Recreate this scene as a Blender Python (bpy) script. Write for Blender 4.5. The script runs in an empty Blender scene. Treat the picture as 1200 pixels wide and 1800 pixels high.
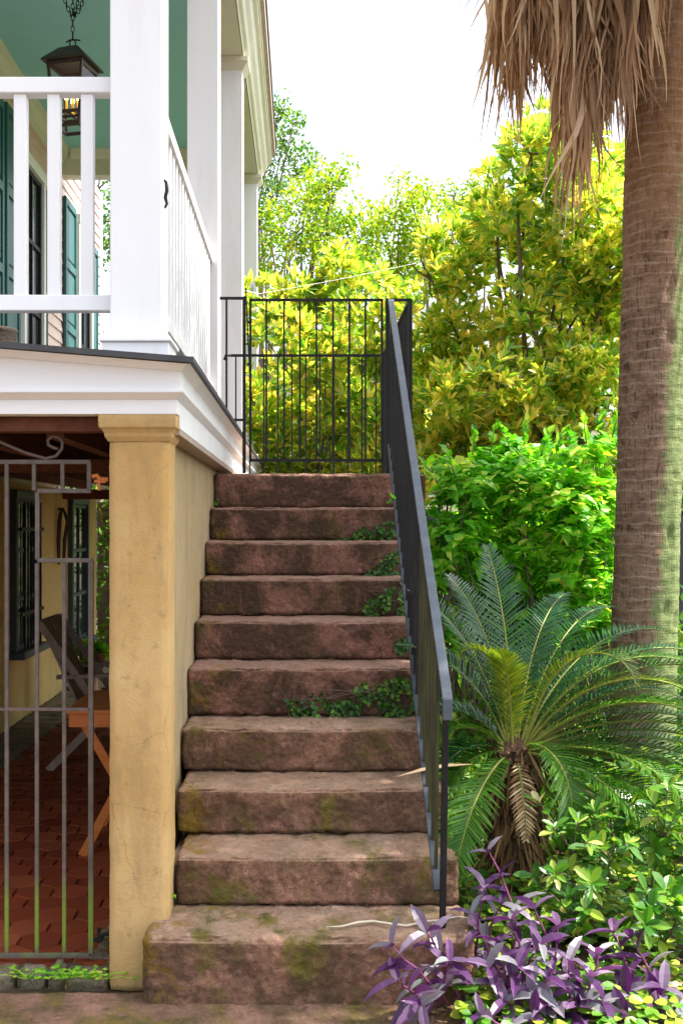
import bpy, math, random
from mathutils import Vector, noise, Matrix
PI = math.pi
V = Vector
F = 1940.0          # focal length in photo pixels
VX, VY, H = 530.0, 920.0, 1.66
scene = bpy.context.scene
COL = scene.collection

def at(px, py, Y):
    return V(((px - VX) * Y / F, Y, H + (VY - py) * Y / F))
def ax(px, Y): return (px - VX) * Y / F
def az(py, Y): return H + (VY - py) * Y / F

# ------------------------------------------------------------------ nodes
def new_mat(name):
    m = bpy.data.materials.new(name)
    m.use_nodes = True
    nt = m.node_tree
    for n in list(nt.nodes): nt.nodes.remove(n)
    out = nt.nodes.new('ShaderNodeOutputMaterial')
    return m, nt, out
def nd(nt, t, **kw):
    n = nt.nodes.new(t)
    for k, v in kw.items():
        if k in n.inputs: n.inputs[k].default_value = v
        else: setattr(n, k, v)
    return n
def lk(nt, a, b): nt.links.new(a, b)
def c4(c): return (c[0], c[1], c[2], 1.0)
def ramp(nt, fac, stops):
    r = nt.nodes.new('ShaderNodeValToRGB')
    e = r.color_ramp.elements
    while len(e) < len(stops): e.new(0.5)
    for i, (p, c) in enumerate(stops):
        e[i].position = p; e[i].color = c4(c) if not isinstance(c, (int, float)) else (c, c, c, 1)
    lk(nt, fac, r.inputs[0])
    return r.outputs[0]
def mixc(nt, fac, a, b, mode='MIX'):
    m = nt.nodes.new('ShaderNodeMix'); m.data_type = 'RGBA'; m.blend_type = mode
    for s, x in ((m.inputs[0], fac), (m.inputs[6], a), (m.inputs[7], b)):
        if isinstance(x, (int, float)): s.default_value = x
        elif isinstance(x, (tuple, list)): s.default_value = c4(x)
        else: lk(nt, x, s)
    return m.outputs[2]
def math_n(nt, op, a, b=0.0, clamp=False):
    m = nt.nodes.new('ShaderNodeMath'); m.operation = op; m.use_clamp = clamp
    for s, x in ((m.inputs[0], a), (m.inputs[1], b)):
        if isinstance(x, (int, float)): s.default_value = x
        else: lk(nt, x, s)
    return m.outputs[0]
def noise_n(nt, scale, detail=4, rough=.55, stretch=None, dist=0.0, coord='Object'):
    tc = nt.nodes.new('ShaderNodeTexCoord')
    src = tc.outputs[coord]
    if stretch:
        mp = nt.nodes.new('ShaderNodeMapping'); mp.inputs['Scale'].default_value = stretch
        lk(nt, src, mp.inputs[0]); src = mp.outputs[0]
    n = nd(nt, 'ShaderNodeTexNoise', Scale=scale, Detail=detail, Roughness=rough, Distortion=dist)
    lk(nt, src, n.inputs['Vector'])
    return n.outputs[0]
def bump_n(nt, h, strength=.3, dist=.01, chain=None):
    b = nd(nt, 'ShaderNodeBump', Strength=strength, Distance=dist)
    lk(nt, h, b.inputs['Height'])
    if chain is not None: lk(nt, chain, b.inputs['Normal'])
    return b.outputs[0]

def simple_mat(name, c1, c2=None, rough=.6, scale=6, bump=.15, bdist=.004, metal=0.0, bscale=60, stretch=None, spec=.4, dirt=None, dirt_amt=.5):
    m, nt, out = new_mat(name)
    b = nd(nt, 'ShaderNodeBsdfPrincipled', Roughness=rough, Metallic=metal)
    b.inputs['Specular IOR Level'].default_value = spec
    n = noise_n(nt, scale, 5, .6, stretch)
    col = ramp(nt, n, [(.3, c1), (.7, c2 or c1)])
    if dirt:
        d = noise_n(nt, scale * .6, 6, .7, stretch)
        df = ramp(nt, d, [(.52, 0.0), (.75, dirt_amt)])
        col = mixc(nt, df, col, dirt)
    lk(nt, col, b.inputs['Base Color'])
    if bump:
        bn = noise_n(nt, bscale, 6, .65, stretch)
        lk(nt, bump_n(nt, bn, bump, bdist), b.inputs['Normal'])
    lk(nt, b.outputs[0], out.inputs[0])
    return m

def leaf_mat(name, stops, rough=.4, trans=.35, tgain=1.6, spec=.5, clump=1.2, hue_t=None):
    m, nt, out = new_mat(name)
    g = nt.nodes.new('ShaderNodeNewGeometry')
    n = noise_n(nt, clump, 2, .5)
    f = math_n(nt, 'ADD', math_n(nt, 'MULTIPLY', g.outputs['Random Per Island'], .8), math_n(nt, 'MULTIPLY_ADD' if False else 'MULTIPLY', n, .6))
    f = math_n(nt, 'SUBTRACT', f, .15, True)
    col = ramp(nt, f, stops)
    b = nd(nt, 'ShaderNodeBsdfPrincipled', Roughness=rough)
    b.inputs['Specular IOR Level'].default_value = spec
    lk(nt, col, b.inputs['Base Color'])
    t = nt.nodes.new('ShaderNodeBsdfTranslucent')
    tcol = mixc(nt, 1.0, col, hue_t or (tgain, tgain * 1.05, tgain * .45), 'MULTIPLY')
    lk(nt, tcol, t.inputs[0])
    mx = nt.nodes.new('ShaderNodeMixShader'); mx.inputs[0].default_value = trans
    lk(nt, b.outputs[0], mx.inputs[1]); lk(nt, t.outputs[0], mx.inputs[2])
    lk(nt, mx.outputs[0], out.inputs[0])
    return m

def stone_mat(name, pink, brown, grey, moss_amt=.6, mildew=True, olive=.0, moss_lo=.53, mil=.9):
    m, nt, out = new_mat(name)
    b = nd(nt, 'ShaderNodeBsdfPrincipled', Roughness=.93)
    b.inputs['Specular IOR Level'].default_value = .15
    tc = nt.nodes.new('ShaderNodeTexCoord')
    sp = nt.nodes.new('ShaderNodeSeparateXYZ'); lk(nt, tc.outputs['Object'], sp.inputs[0])
    g = nt.nodes.new('ShaderNodeNewGeometry')
    gn = nt.nodes.new('ShaderNodeSeparateXYZ'); lk(nt, g.outputs['True Normal'], gn.inputs[0])
    col = ramp(nt, noise_n(nt, 5, 6, .65), [(.32, brown), (.62, pink)])
    col = mixc(nt, ramp(nt, noise_n(nt, 55, 4, .7), [(.38, .55), (.6, 0.0)]), col, tuple(x * .55 for x in brown))
    col = mixc(nt, ramp(nt, noise_n(nt, 120, 3, .6), [(.58, 0.0), (.72, .5)]), col, tuple(min(.7, x * 1.7) for x in pink))
    pv = nt.nodes.new('ShaderNodeTexVoronoi'); pv.inputs['Scale'].default_value = 75; lk(nt, tc.outputs['Object'], pv.inputs['Vector'])
    pit = math_n(nt, 'MULTIPLY', ramp(nt, pv.outputs[0], [(.12, 1.0), (.26, 0.0)]), ramp(nt, noise_n(nt, 10, 3), [(.42, 0.0), (.6, .75)]))
    col = mixc(nt, pit, col, tuple(x * .3 for x in brown))
    # worn, paler treads
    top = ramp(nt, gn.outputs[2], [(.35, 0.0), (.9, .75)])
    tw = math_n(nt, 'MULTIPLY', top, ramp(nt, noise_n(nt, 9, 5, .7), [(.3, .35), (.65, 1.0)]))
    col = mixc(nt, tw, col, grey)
    if mildew:   # black mildew streaking on the risers
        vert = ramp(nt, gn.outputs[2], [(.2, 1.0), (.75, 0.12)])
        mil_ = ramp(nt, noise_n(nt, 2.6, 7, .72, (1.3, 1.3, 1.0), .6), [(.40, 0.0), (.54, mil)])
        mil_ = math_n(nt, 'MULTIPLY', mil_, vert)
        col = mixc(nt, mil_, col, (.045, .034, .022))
    if olive:
        ol = ramp(nt, noise_n(nt, 4.2, 7, .75, (1.2, 1, 1.0)), [(.38, 0.0), (.62, olive)])
        col = mixc(nt, ol, col, (.085, .068, .026))
    # moss
    mo = ramp(nt, noise_n(nt, 3.1, 6, .7, (1.6, 1, 1)), [(moss_lo, 0.0), (moss_lo + .12, moss_amt)])
    mcol = ramp(nt, noise_n(nt, 14, 3), [(.35, (.09, .10, .022)), (.7, (.26, .21, .03))])
    col = mixc(nt, mo, col, mcol)
    if mildew:   # mustard lichen gathers at the damp end against the wall
        wl = nt.nodes.new('ShaderNodeMapRange'); wl.inputs[1].default_value = -.34; wl.inputs[2].default_value = -.44
        lk(nt, math_n(nt, 'ADD', sp.outputs[0], math_n(nt, 'MULTIPLY', noise_n(nt, 6, 4, .7), .5)), wl.inputs[0])
        wl.inputs[1].default_value = -.10; wl.inputs[2].default_value = -.20
        lf = math_n(nt, 'MULTIPLY', wl.outputs[0], ramp(nt, noise_n(nt, 3.7, 5, .7), [(.53, 0.0), (.60, .8)]))
        col = mixc(nt, lf, col, (.30, .19, .025))
    lk(nt, col, b.inputs['Base Color'])
    n1 = noise_n(nt, 26, 8, .7); n2 = noise_n(nt, 130, 4, .7)
    vo = nt.nodes.new('ShaderNodeTexVoronoi'); vo.inputs['Scale'].default_value = 42; lk(nt, tc.outputs['Object'], vo.inputs['Vector'])
    n1 = math_n(nt, 'ADD', n1, math_n(nt, 'MULTIPLY', vo.outputs[0], .35))
    nn = bump_n(nt, n2, .9, .008, bump_n(nt, n1, 1.0, .045))
    lk(nt, nn, b.inputs['Normal'])
    lk(nt, b.outputs[0], out.inputs[0])
    return m

def stucco_mat(name, ca, cb, stain, bumpamt=.5, streak=.6):
    m, nt, out = new_mat(name)
    b = nd(nt, 'ShaderNodeBsdfPrincipled', Roughness=.92)
    b.inputs['Specular IOR Level'].default_value = .15
    col = ramp(nt, noise_n(nt, 3.2, 6, .62, (1, 1, .6)), [(.33, ca), (.66, cb)])
    col = mixc(nt, ramp(nt, noise_n(nt, 5, 8, .75, (1.5, 1.5, .35), .4), [(.5, 0.0), (.72, streak)]), col, stain)
    col = mixc(nt, ramp(nt, noise_n(nt, 22, 5, .7), [(.58, 0.0), (.74, .45)]), col, tuple(x * .6 for x in stain))
    vo = nt.nodes.new('ShaderNodeTexVoronoi'); vo.feature = 'DISTANCE_TO_EDGE'; vo.inputs['Scale'].default_value = 3.6
    tc = nt.nodes.new('ShaderNodeTexCoord'); dn = nd(nt, 'ShaderNodeTexNoise', Scale=9.0, Detail=5.0, Roughness=.7); lk(nt, tc.outputs['Object'], dn.inputs['Vector'])
    va = nt.nodes.new('ShaderNodeVectorMath'); va.operation = 'MULTIPLY_ADD'; lk(nt, dn.outputs[1], va.inputs[0]); va.inputs[1].default_value = (.07, .07, .07); lk(nt, tc.outputs['Object'], va.inputs[2])
    lk(nt, va.outputs[0], vo.inputs['Vector'])
    ck = math_n(nt, 'MULTIPLY', ramp(nt, vo.outputs[0], [(.0, 1.0), (.007, 0.0)]), ramp(nt, noise_n(nt, 2.2, 3), [(.5, 0.0), (.60, .45)]))
    col = mixc(nt, ck, col, tuple(x * .4 for x in stain))
    col = mixc(nt, ramp(nt, noise_n(nt, 60, 6, .8), [(.6, 0.0), (.7, .4)]), col, tuple(x * .7 for x in stain))
    lk(nt, col, b.inputs['Base Color'])
    n1 = noise_n(nt, 150, 5, .7); n2 = noise_n(nt, 14, 5, .6)
    lk(nt, bump_n(nt, n1, bumpamt, .004, bump_n(nt, n2, .4, .012)), b.inputs['Normal'])
    lk(nt, b.outputs[0], out.inputs[0])
    return m

M = {}
M['white'] = simple_mat('white_paint', (.86, .86, .86), (.78, .785, .79), .5, 4, .25, .002, bscale=40, stretch=(1, 1, .25), dirt=(.55, .50, .44), dirt_amt=.4)
M['white_col'] = simple_mat('column_paint', (.84, .845, .85), (.76, .765, .77), .55, 3, .3, .002, bscale=35, stretch=(1, 1, .2), dirt=(.58, .53, .48), dirt_amt=.6)
M['fascia'] = simple_mat('fascia_paint', (.88, .88, .88), (.82, .815, .81), .55, 4, .25, .003, bscale=40, stretch=(.2, .2, 1), dirt=(.5, .42, .33), dirt_amt=.35)
M['cream'] = simple_mat('cream_paint', (.72, .71, .58), (.64, .63, .50), .55, 3, .15)
M['teal'] = simple_mat('ceiling_paint', (.31, .66, .68), (.28, .62, .63), .6, 2, .1)
M['deckedge'] = simple_mat('deck_membrane', (.045, .046, .05), (.075, .075, .08), .7, 10, .3)
M['wornedge'] = simple_mat('worn_edge', (.42, .33, .22), (.62, .60, .55), .8, 30, .6, .006, bscale=70)
M['siding'] = simple_mat('siding_paint', (.82, .62, .58), (.76, .58, .54), .6, 3, .1)
M['shutter'] = simple_mat('shutter_paint', (.02, .105, .11), (.025, .13, .125), .4, 3, .1)
M['glassdark'] = simple_mat('window_glass', (.02, .03, .035), (.03, .04, .05), .06, 2, 0, spec=.8)
M['stucco'] = stucco_mat('ochre_stucco', (.46, .285, .105), (.55, .38, .17), (.30, .21, .10), .6, .75)
M['stucco_side'] = stucco_mat('weathered_stucco', (.38, .28, .14), (.42, .33, .19), (.22, .20, .15), .5, .9)
M['stucco_in'] = stucco_mat('basement_stucco', (.58, .42, .16), (.66, .50, .22), (.38, .28, .13), .4, .5)
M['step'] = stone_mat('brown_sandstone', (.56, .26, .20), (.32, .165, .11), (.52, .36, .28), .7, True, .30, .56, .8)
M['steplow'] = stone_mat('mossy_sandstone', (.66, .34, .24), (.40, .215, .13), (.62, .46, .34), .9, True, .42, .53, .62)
M['paving'] = stone_mat('pavement_stone', (.50, .27, .20), (.20, .12, .08), (.46, .27, .20), .75, False, .75, .50)
M['cobble'] = stone_mat('cobble_stone', (.34, .28, .20), (.19, .16, .10), (.42, .37, .27), .7, False)
M['iron'] = simple_mat('black_iron', (.008, .008, .009), (.02, .019, .02), .55, 20, .2, .002, spec=.22)
M['railpaint'] = simple_mat('grey_blue_rail_paint', (.05, .065, .085), (.085, .105, .13), .42, 14, .25, .002, dirt=(.16, .13, .1), dirt_amt=.35)
M['railgrey'] = simple_mat('worn_grey_rail_paint', (.03, .036, .045), (.055, .065, .08), .55, 14, .25, .002, spec=.2)
M['algaeiron'] = simple_mat('iron_with_algae', (.018, .018, .012), (.06, .058, .022), .7, 12, .4, .003, stretch=(3, 3, .4), spec=.2)
M['rust'] = simple_mat('brown_iron', (.085, .058, .052), (.15, .105, .092), .6, 25, .35, .002, dirt=(.22, .10, .05), dirt_amt=.5)
M['lantern'] = simple_mat('bronze_metal', (.035, .026, .02), (.06, .045, .035), .45, 12, .1, metal=.3)
M['joist'] = simple_mat('old_joist_wood', (.10, .035, .02), (.20, .075, .045), .8, 4, .4, stretch=(6, .6, 6), bscale=30)
M['orange'] = simple_mat('orange_wood', (.50, .14, .025), (.62, .20, .04), .5, 4, .2, stretch=(1, 8, 8))
M['greywood'] = simple_mat('weathered_wood', (.30, .23, .18), (.46, .37, .30), .75, 6, .3, stretch=(6, 6, 1))
M['tile'] = None
M['bark'] = simple_mat('tree_bark', (.10, .07, .05), (.19, .14, .10), .9, 8, .8, .02, bscale=24, stretch=(1, 1, .3))
M['soil'] = simple_mat('garden_soil', (.045, .03, .018), (.09, .06, .035), .95, 9, .9, .03, bscale=40)
M['brick'] = None
M['darkfence'] = simple_mat('fence_paint', (.035, .042, .055), (.05, .058, .072), .7, 5, .2, stretch=(8, 8, 1))
M['palecottage'] = simple_mat('pale_wall_paint', (.72, .68, .45), (.66, .62, .42), .8, 2, .1)
M['roof'] = simple_mat('grey_shingle', (.11, .11, .115), (.18, .18, .185), .9, 20, .5, bscale=50)
M['wicker'] = simple_mat('dark_wicker', (.015, .010, .008), (.05, .03, .018), .7, 60, .9, .006, bscale=90)
M['pot'] = simple_mat('dark_pot', (.02, .028, .024), (.035, .045, .04), .5, 6, .1)
M['strap'] = simple_mat('dark_leather', (.03, .018, .012), (.06, .035, .025), .7, 10, .3)
M['greybox'] = simple_mat('grey_box', (.42, .38, .28), (.5, .46, .34), .6, 4, .1)
M['cable'] = simple_mat('pale_cable', (.75, .74, .7), (.8, .8, .78), .6, 4, 0)
M['stalk'] = simple_mat('dry_stalk', (.50, .44, .32), (.62, .56, .44), .7, 14, .2)
M['deadleaf'] = simple_mat('dead_leaf', (.48, .32, .17), (.62, .46, .28), .8, 12, .3, stretch=(1, 1, 1))

def tile_mat():
    m, nt, out = new_mat('terracotta_tile')
    g = nt.nodes.new('ShaderNodeNewGeometry')
    b = nd(nt, 'ShaderNodeBsdfPrincipled', Roughness=.75)
    b.inputs['Specular IOR Level'].default_value = .15
    col = ramp(nt, g.outputs['Random Per Island'], [(0, (.21, .042, .018)), (.5, (.30, .066, .026)), (1, (.36, .10, .042))])
    col = mixc(nt, ramp(nt, noise_n(nt, 9, 6, .7), [(.45, 0.0), (.72, .5)]), col, (.16, .06, .035))
    lk(nt, col, b.inputs['Base Color'])
    lk(nt, bump_n(nt, noise_n(nt, 40, 5, .6), .25, .004), b.inputs['Normal'])
    lk(nt, b.outputs[0], out.inputs[0])
    return m
M['tile'] = tile_mat()
def brick_mat():
    m, nt, out = new_mat('old_brick')
    b = nd(nt, 'ShaderNodeBsdfPrincipled', Roughness=.9)
    tc = nt.nodes.new('ShaderNodeTexCoord')
    mp = nt.nodes.new('ShaderNodeMapping'); mp.inputs['Rotation'].default_value = (PI / 2, 0, 0)
    lk(nt, tc.outputs['Object'], mp.inputs[0])
    br = nd(nt, 'ShaderNodeTexBrick', Scale=1.0)
    br.inputs['Color1'].default_value = (.17, .10, .075, 1); br.inputs['Color2'].default_value = (.25, .18, .14, 1)
    br.inputs['Mortar'].default_value = (.2, .19, .17, 1)
    br.inputs['Brick Width'].default_value = .21; br.inputs['Row Height'].default_value = .075; br.inputs['Mortar Size'].default_value = .008
    lk(nt, mp.outputs[0], br.inputs['Vector'])
    col = mixc(nt, ramp(nt, noise_n(nt, 6, 5, .7), [(.4, 0.0), (.7, .6)]), br.outputs[0], (.07, .065, .055))
    lk(nt, col, b.inputs['Base Color'])
    lk(nt, bump_n(nt, br.outputs[1], -.6, .01), b.inputs['Normal'])
    lk(nt, b.outputs[0], out.inputs[0])
    return m
M['brick'] = brick_mat()
def moss_iron():
    m, nt, out = new_mat('brown_iron_with_algae')
    b = nd(nt, 'ShaderNodeBsdfPrincipled', Roughness=.62)
    col = ramp(nt, noise_n(nt, 25, 5), [(.3, (.075, .058, .048)), (.7, (.14, .11, .092))])
    tc = nt.nodes.new('ShaderNodeTexCoord')
    sp = nt.nodes.new('ShaderNodeSeparateXYZ'); lk(nt, tc.outputs['Object'], sp.inputs[0])
    zz = math_n(nt, 'ADD', sp.outputs[2], math_n(nt, 'MULTIPLY', noise_n(nt, 18, 4), .12))
    f = ramp(nt, zz, [(.10, 0.0), (.17, .95), (.30, .85), (.42, 0.0)])
    col = mixc(nt, f, col, (.16, .24, .02))
    lk(nt, col, b.inputs['Base Color']); lk(nt, b.outputs[0], out.inputs[0])
    return m
M['mossiron'] = moss_iron()
def trunk_mat():
    m, nt, out = new_mat('palm_bark')
    b = nd(nt, 'ShaderNodeBsdfPrincipled', Roughness=.92)
    b.inputs['Specular IOR Level'].default_value = .12
    col = ramp(nt, noise_n(nt, 8, 8, .75, (1, 1, 1.3)), [(.3, (.13, .072, .046)), (.52, (.28, .175, .12)), (.72, (.42, .29, .205))])
    col = mixc(nt, ramp(nt, noise_n(nt, 60, 5, .7, (1.6, 1.6, .14)), [(.36, .8), (.47, 0.0)]), col, (.06, .03, .018))
    col = mixc(nt, ramp(nt, noise_n(nt, 26, 5, .7, (.5, .5, 4.0)), [(.56, 0.0), (.64, .6)]), col, (.48, .36, .26))
    col = mixc(nt, ramp(nt, noise_n(nt, 9, 5, .7, (1.2, 1.2, 1.2)), [(.60, 0.0), (.66, .75)]), col, (.055, .03, .02))
    tc = nt.nodes.new('ShaderNodeTexCoord')
    sp = nt.nodes.new('ShaderNodeSeparateXYZ'); lk(nt, tc.outputs['Object'], sp.inputs[0])
    tz = nt.nodes.new('ShaderNodeTexCoord'); sz = nt.nodes.new('ShaderNodeSeparateXYZ'); lk(nt, tz.outputs['Object'], sz.inputs[0])
    up_ = nt.nodes.new('ShaderNodeMapRange'); up_.inputs[1].default_value = 3.2; up_.inputs[2].default_value = 4.1
    lk(nt, math_n(nt, 'ADD', sz.outputs[2], math_n(nt, 'MULTIPLY', noise_n(nt, 5, 5, .7), .8)), up_.inputs[0])
    col = mixc(nt, math_n(nt, 'MULTIPLY', up_.outputs[0], .45), col, (.42, .20, .07))
    wv = nt.nodes.new('ShaderNodeTexWave'); wv.bands_direction = 'Z'; wv.inputs['Scale'].default_value = 5.2; wv.inputs['Distortion'].default_value = 3.4
    wv.inputs['Detail'].default_value = 4; wv.inputs['Detail Scale'].default_value = 1.6; wv.inputs['Detail Roughness'].default_value = .65
    tcw = nt.nodes.new('ShaderNodeTexCoord'); lk(nt, tcw.outputs['Object'], wv.inputs['Vector'])
    ringl = math_n(nt, 'MULTIPLY', ramp(nt, wv.outputs[1], [(.82, 0.0), (.98, .5)]), ramp(nt, noise_n(nt, 6, 4, .7), [(.4, .15), (.6, 1.0)]))
    col = mixc(nt, ringl, col, (.50, .40, .30))
    # pale green algae on the damp right flank, fading out upward
    s = math_n(nt, 'SUBTRACT', sp.outputs[0], math_n(nt, 'MULTIPLY_ADD', sp.outputs[2], .085))
    s = math_n(nt, 'SUBTRACT', sp.outputs[0], math_n(nt, 'MULTIPLY', sp.outputs[2], .065))
    s = math_n(nt, 'ADD', s, math_n(nt, 'MULTIPLY', noise_n(nt, 7, 8, .8, (1, 1, .7)), .36))
    f = ramp(nt, s, [(-.02 + .02, 0.0), (.06, .8), (.1, .9)])
    f2 = nt.nodes.new('ShaderNodeMapRange')
    f2.inputs[1].default_value = 2.035; f2.inputs[2].default_value = 2.09; lk(nt, s, f2.inputs[0])
    col = mixc(nt, math_n(nt, 'MULTIPLY', f2.outputs[0], .85), col, ramp(nt, noise_n(nt, 30, 4), [(.3, (.15, .22, .075)), (.7, (.27, .36, .14))]))
    lk(nt, col, b.inputs['Base Color'])
    n1 = noise_n(nt, 30, 6, .7, (.35, .35, 3)); n2 = noise_n(nt, 45, 6, .7, (2, 2, .25))
    lk(nt, bump_n(nt, n2, .9, .016, bump_n(nt, n1, .8, .015, bump_n(nt, wv.outputs[1], .4, .008))), b.inputs['Normal'])
    lk(nt, b.outputs[0], out.inputs[0])
    return m
M['trunk'] = trunk_mat()

M['magnolia'] = leaf_mat('magnolia_leaf', [(0, (.04, .14, .014)), (.28, (.13, .30, .022)), (.52, (.32, .44, .05)), (.74, (.60, .56, .10)), (1, (.74, .54, .12))], .18, .55, 1.6, 1.0, hue_t=(1.75, 1.75, .8))
M['lightleaf'] = leaf_mat('light_tree_leaf', [(0, (.06, .17, .014)), (.5, (.17, .29, .018)), (1, (.40, .38, .03))], .5, .5, 1.8, .3)
M['darkleaf'] = leaf_mat('dark_tree_leaf', [(0, (.02, .09, .014)), (.5, (.06, .17, .018)), (1, (.20, .28, .025))], .5, .4, 1.6, .3)
M['bush'] = leaf_mat('bright_bush_leaf', [(0, (.03, .14, .014)), (.3, (.08, .33, .018)), (.62, (.20, .52, .03)), (.9, (.46, .64, .06)), (1, (.60, .54, .12))], .36, .52, 1.5, .3, 2.5)
M['cycad'] = leaf_mat('sago_leaflet', [(0, (.010, .060, .024)), (.6, (.022, .095, .028)), (1, (.05, .14, .022))], .24, .35, 2.2, .6, 1.5)
M['cycad_sunlit'] = leaf_mat('sunlit_sago_leaflet', [(0, (.03, .12, .012)), (.6, (.065, .19, .018)), (1, (.15, .28, .03))], .28, .42, 1.9, .6, 1.5)  # brighter copy for the front fronds, sunlight put into the leaf colour
M['cycad_backlit'] = leaf_mat('backlit_sago_leaflet', [(0, (.06, .12, .010)), (.6, (.12, .175, .012)), (1, (.24, .25, .02))], .35, .5, 1.8, .5, 1.5)  # golden copy of the leaflet colour with the backlight painted in
M['rachis'] = simple_mat('sago_rachis', (.16, .20, .03), (.26, .25, .05), .5, 8, .1)
M['azalea'] = leaf_mat('azalea_leaf', [(0, (.018, .085, .012)), (.45, (.05, .17, .015)), (.75, (.14, .28, .02)), (.9, (.36, .44, .06)), (1, (.62, .52, .30))], .35, .4, 1.5, .5, 3)
M['purple'] = leaf_mat('purple_leaf', [(0, (.035, .010, .045)), (.3, (.085, .03, .105)), (.55, (.15, .095, .165)), (.8, (.17, .165, .185)), (1, (.19, .225, .205))], .30, .2, 1, .45, 3, hue_t=(2.2, .7, 2.0))
M['purplestem'] = simple_mat('purple_stem', (.16, .03, .10), (.22, .06, .14), .5, 8, .1)
M['ivy'] = leaf_mat('ground_ivy_leaf', [(0, (.03, .12, .012)), (.5, (.10, .26, .018)), (1, (.36, .42, .04))], .4, .4, 1.4, .4, 4)
M['fig'] = leaf_mat('creeping_fig_leaf', [(0, (.008, .035, .006)), (.55, (.022, .09, .010)), (.85, (.07, .19, .014)), (1, (.15, .26, .02))], .45, .3, 1.4, .4, 6)
M['skirt'] = leaf_mat('dead_palm_frond', [(0, (.13, .06, .028)), (.35, (.34, .19, .09)), (.7, (.62, .42, .24)), (1, (.80, .64, .45))], .5, .25, 1, .3, 2, hue_t=(1.2, .95, .7))
M['palmfrond'] = leaf_mat('palm_frond', [(0, (.02, .07, .012)), (1, (.06, .14, .02))], .4, .35, 1.6, .4)
M['litter'] = leaf_mat('leaf_litter', [(0, (.07, .035, .015)), (.5, (.19, .10, .045)), (1, (.40, .25, .12))], .8, .1, 1, .2, 4, hue_t=(1, .8, .6))
M['fibre'] = simple_mat('sago_trunk_fibre', (.07, .035, .018), (.20, .11, .06), .95, 18, 1.0, .03, bscale=45, stretch=(1, 1, .4))

def emit_mat(name, col, s):
    m, nt, out = new_mat(name)
    e = nd(nt, 'ShaderNodeEmission', Strength=s); e.inputs[0].default_value = c4(col)
    lk(nt, e.outputs[0], out.inputs[0]); return m
M['flame'] = emit_mat('lit_bulb', (1, .62, .16), 6)
M['candle'] = simple_mat('candle_tube', (.75, .42, .05), (.8, .5, .08), .5, 4, 0)
def glass_mat():
    m, nt, out = new_mat('lantern_glass')
    t = nt.nodes.new('ShaderNodeBsdfTransparent'); g = nd(nt, 'ShaderNodeBsdfGlossy', Roughness=.05)
    mx = nt.nodes.new('ShaderNodeMixShader'); mx.inputs[0].default_value = .08
    lk(nt, t.outputs[0], mx.inputs[1]); lk(nt, g.outputs[0], mx.inputs[2]); lk(nt, mx.outputs[0], out.inputs[0])
    return m
M['glass'] = glass_mat()

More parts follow.
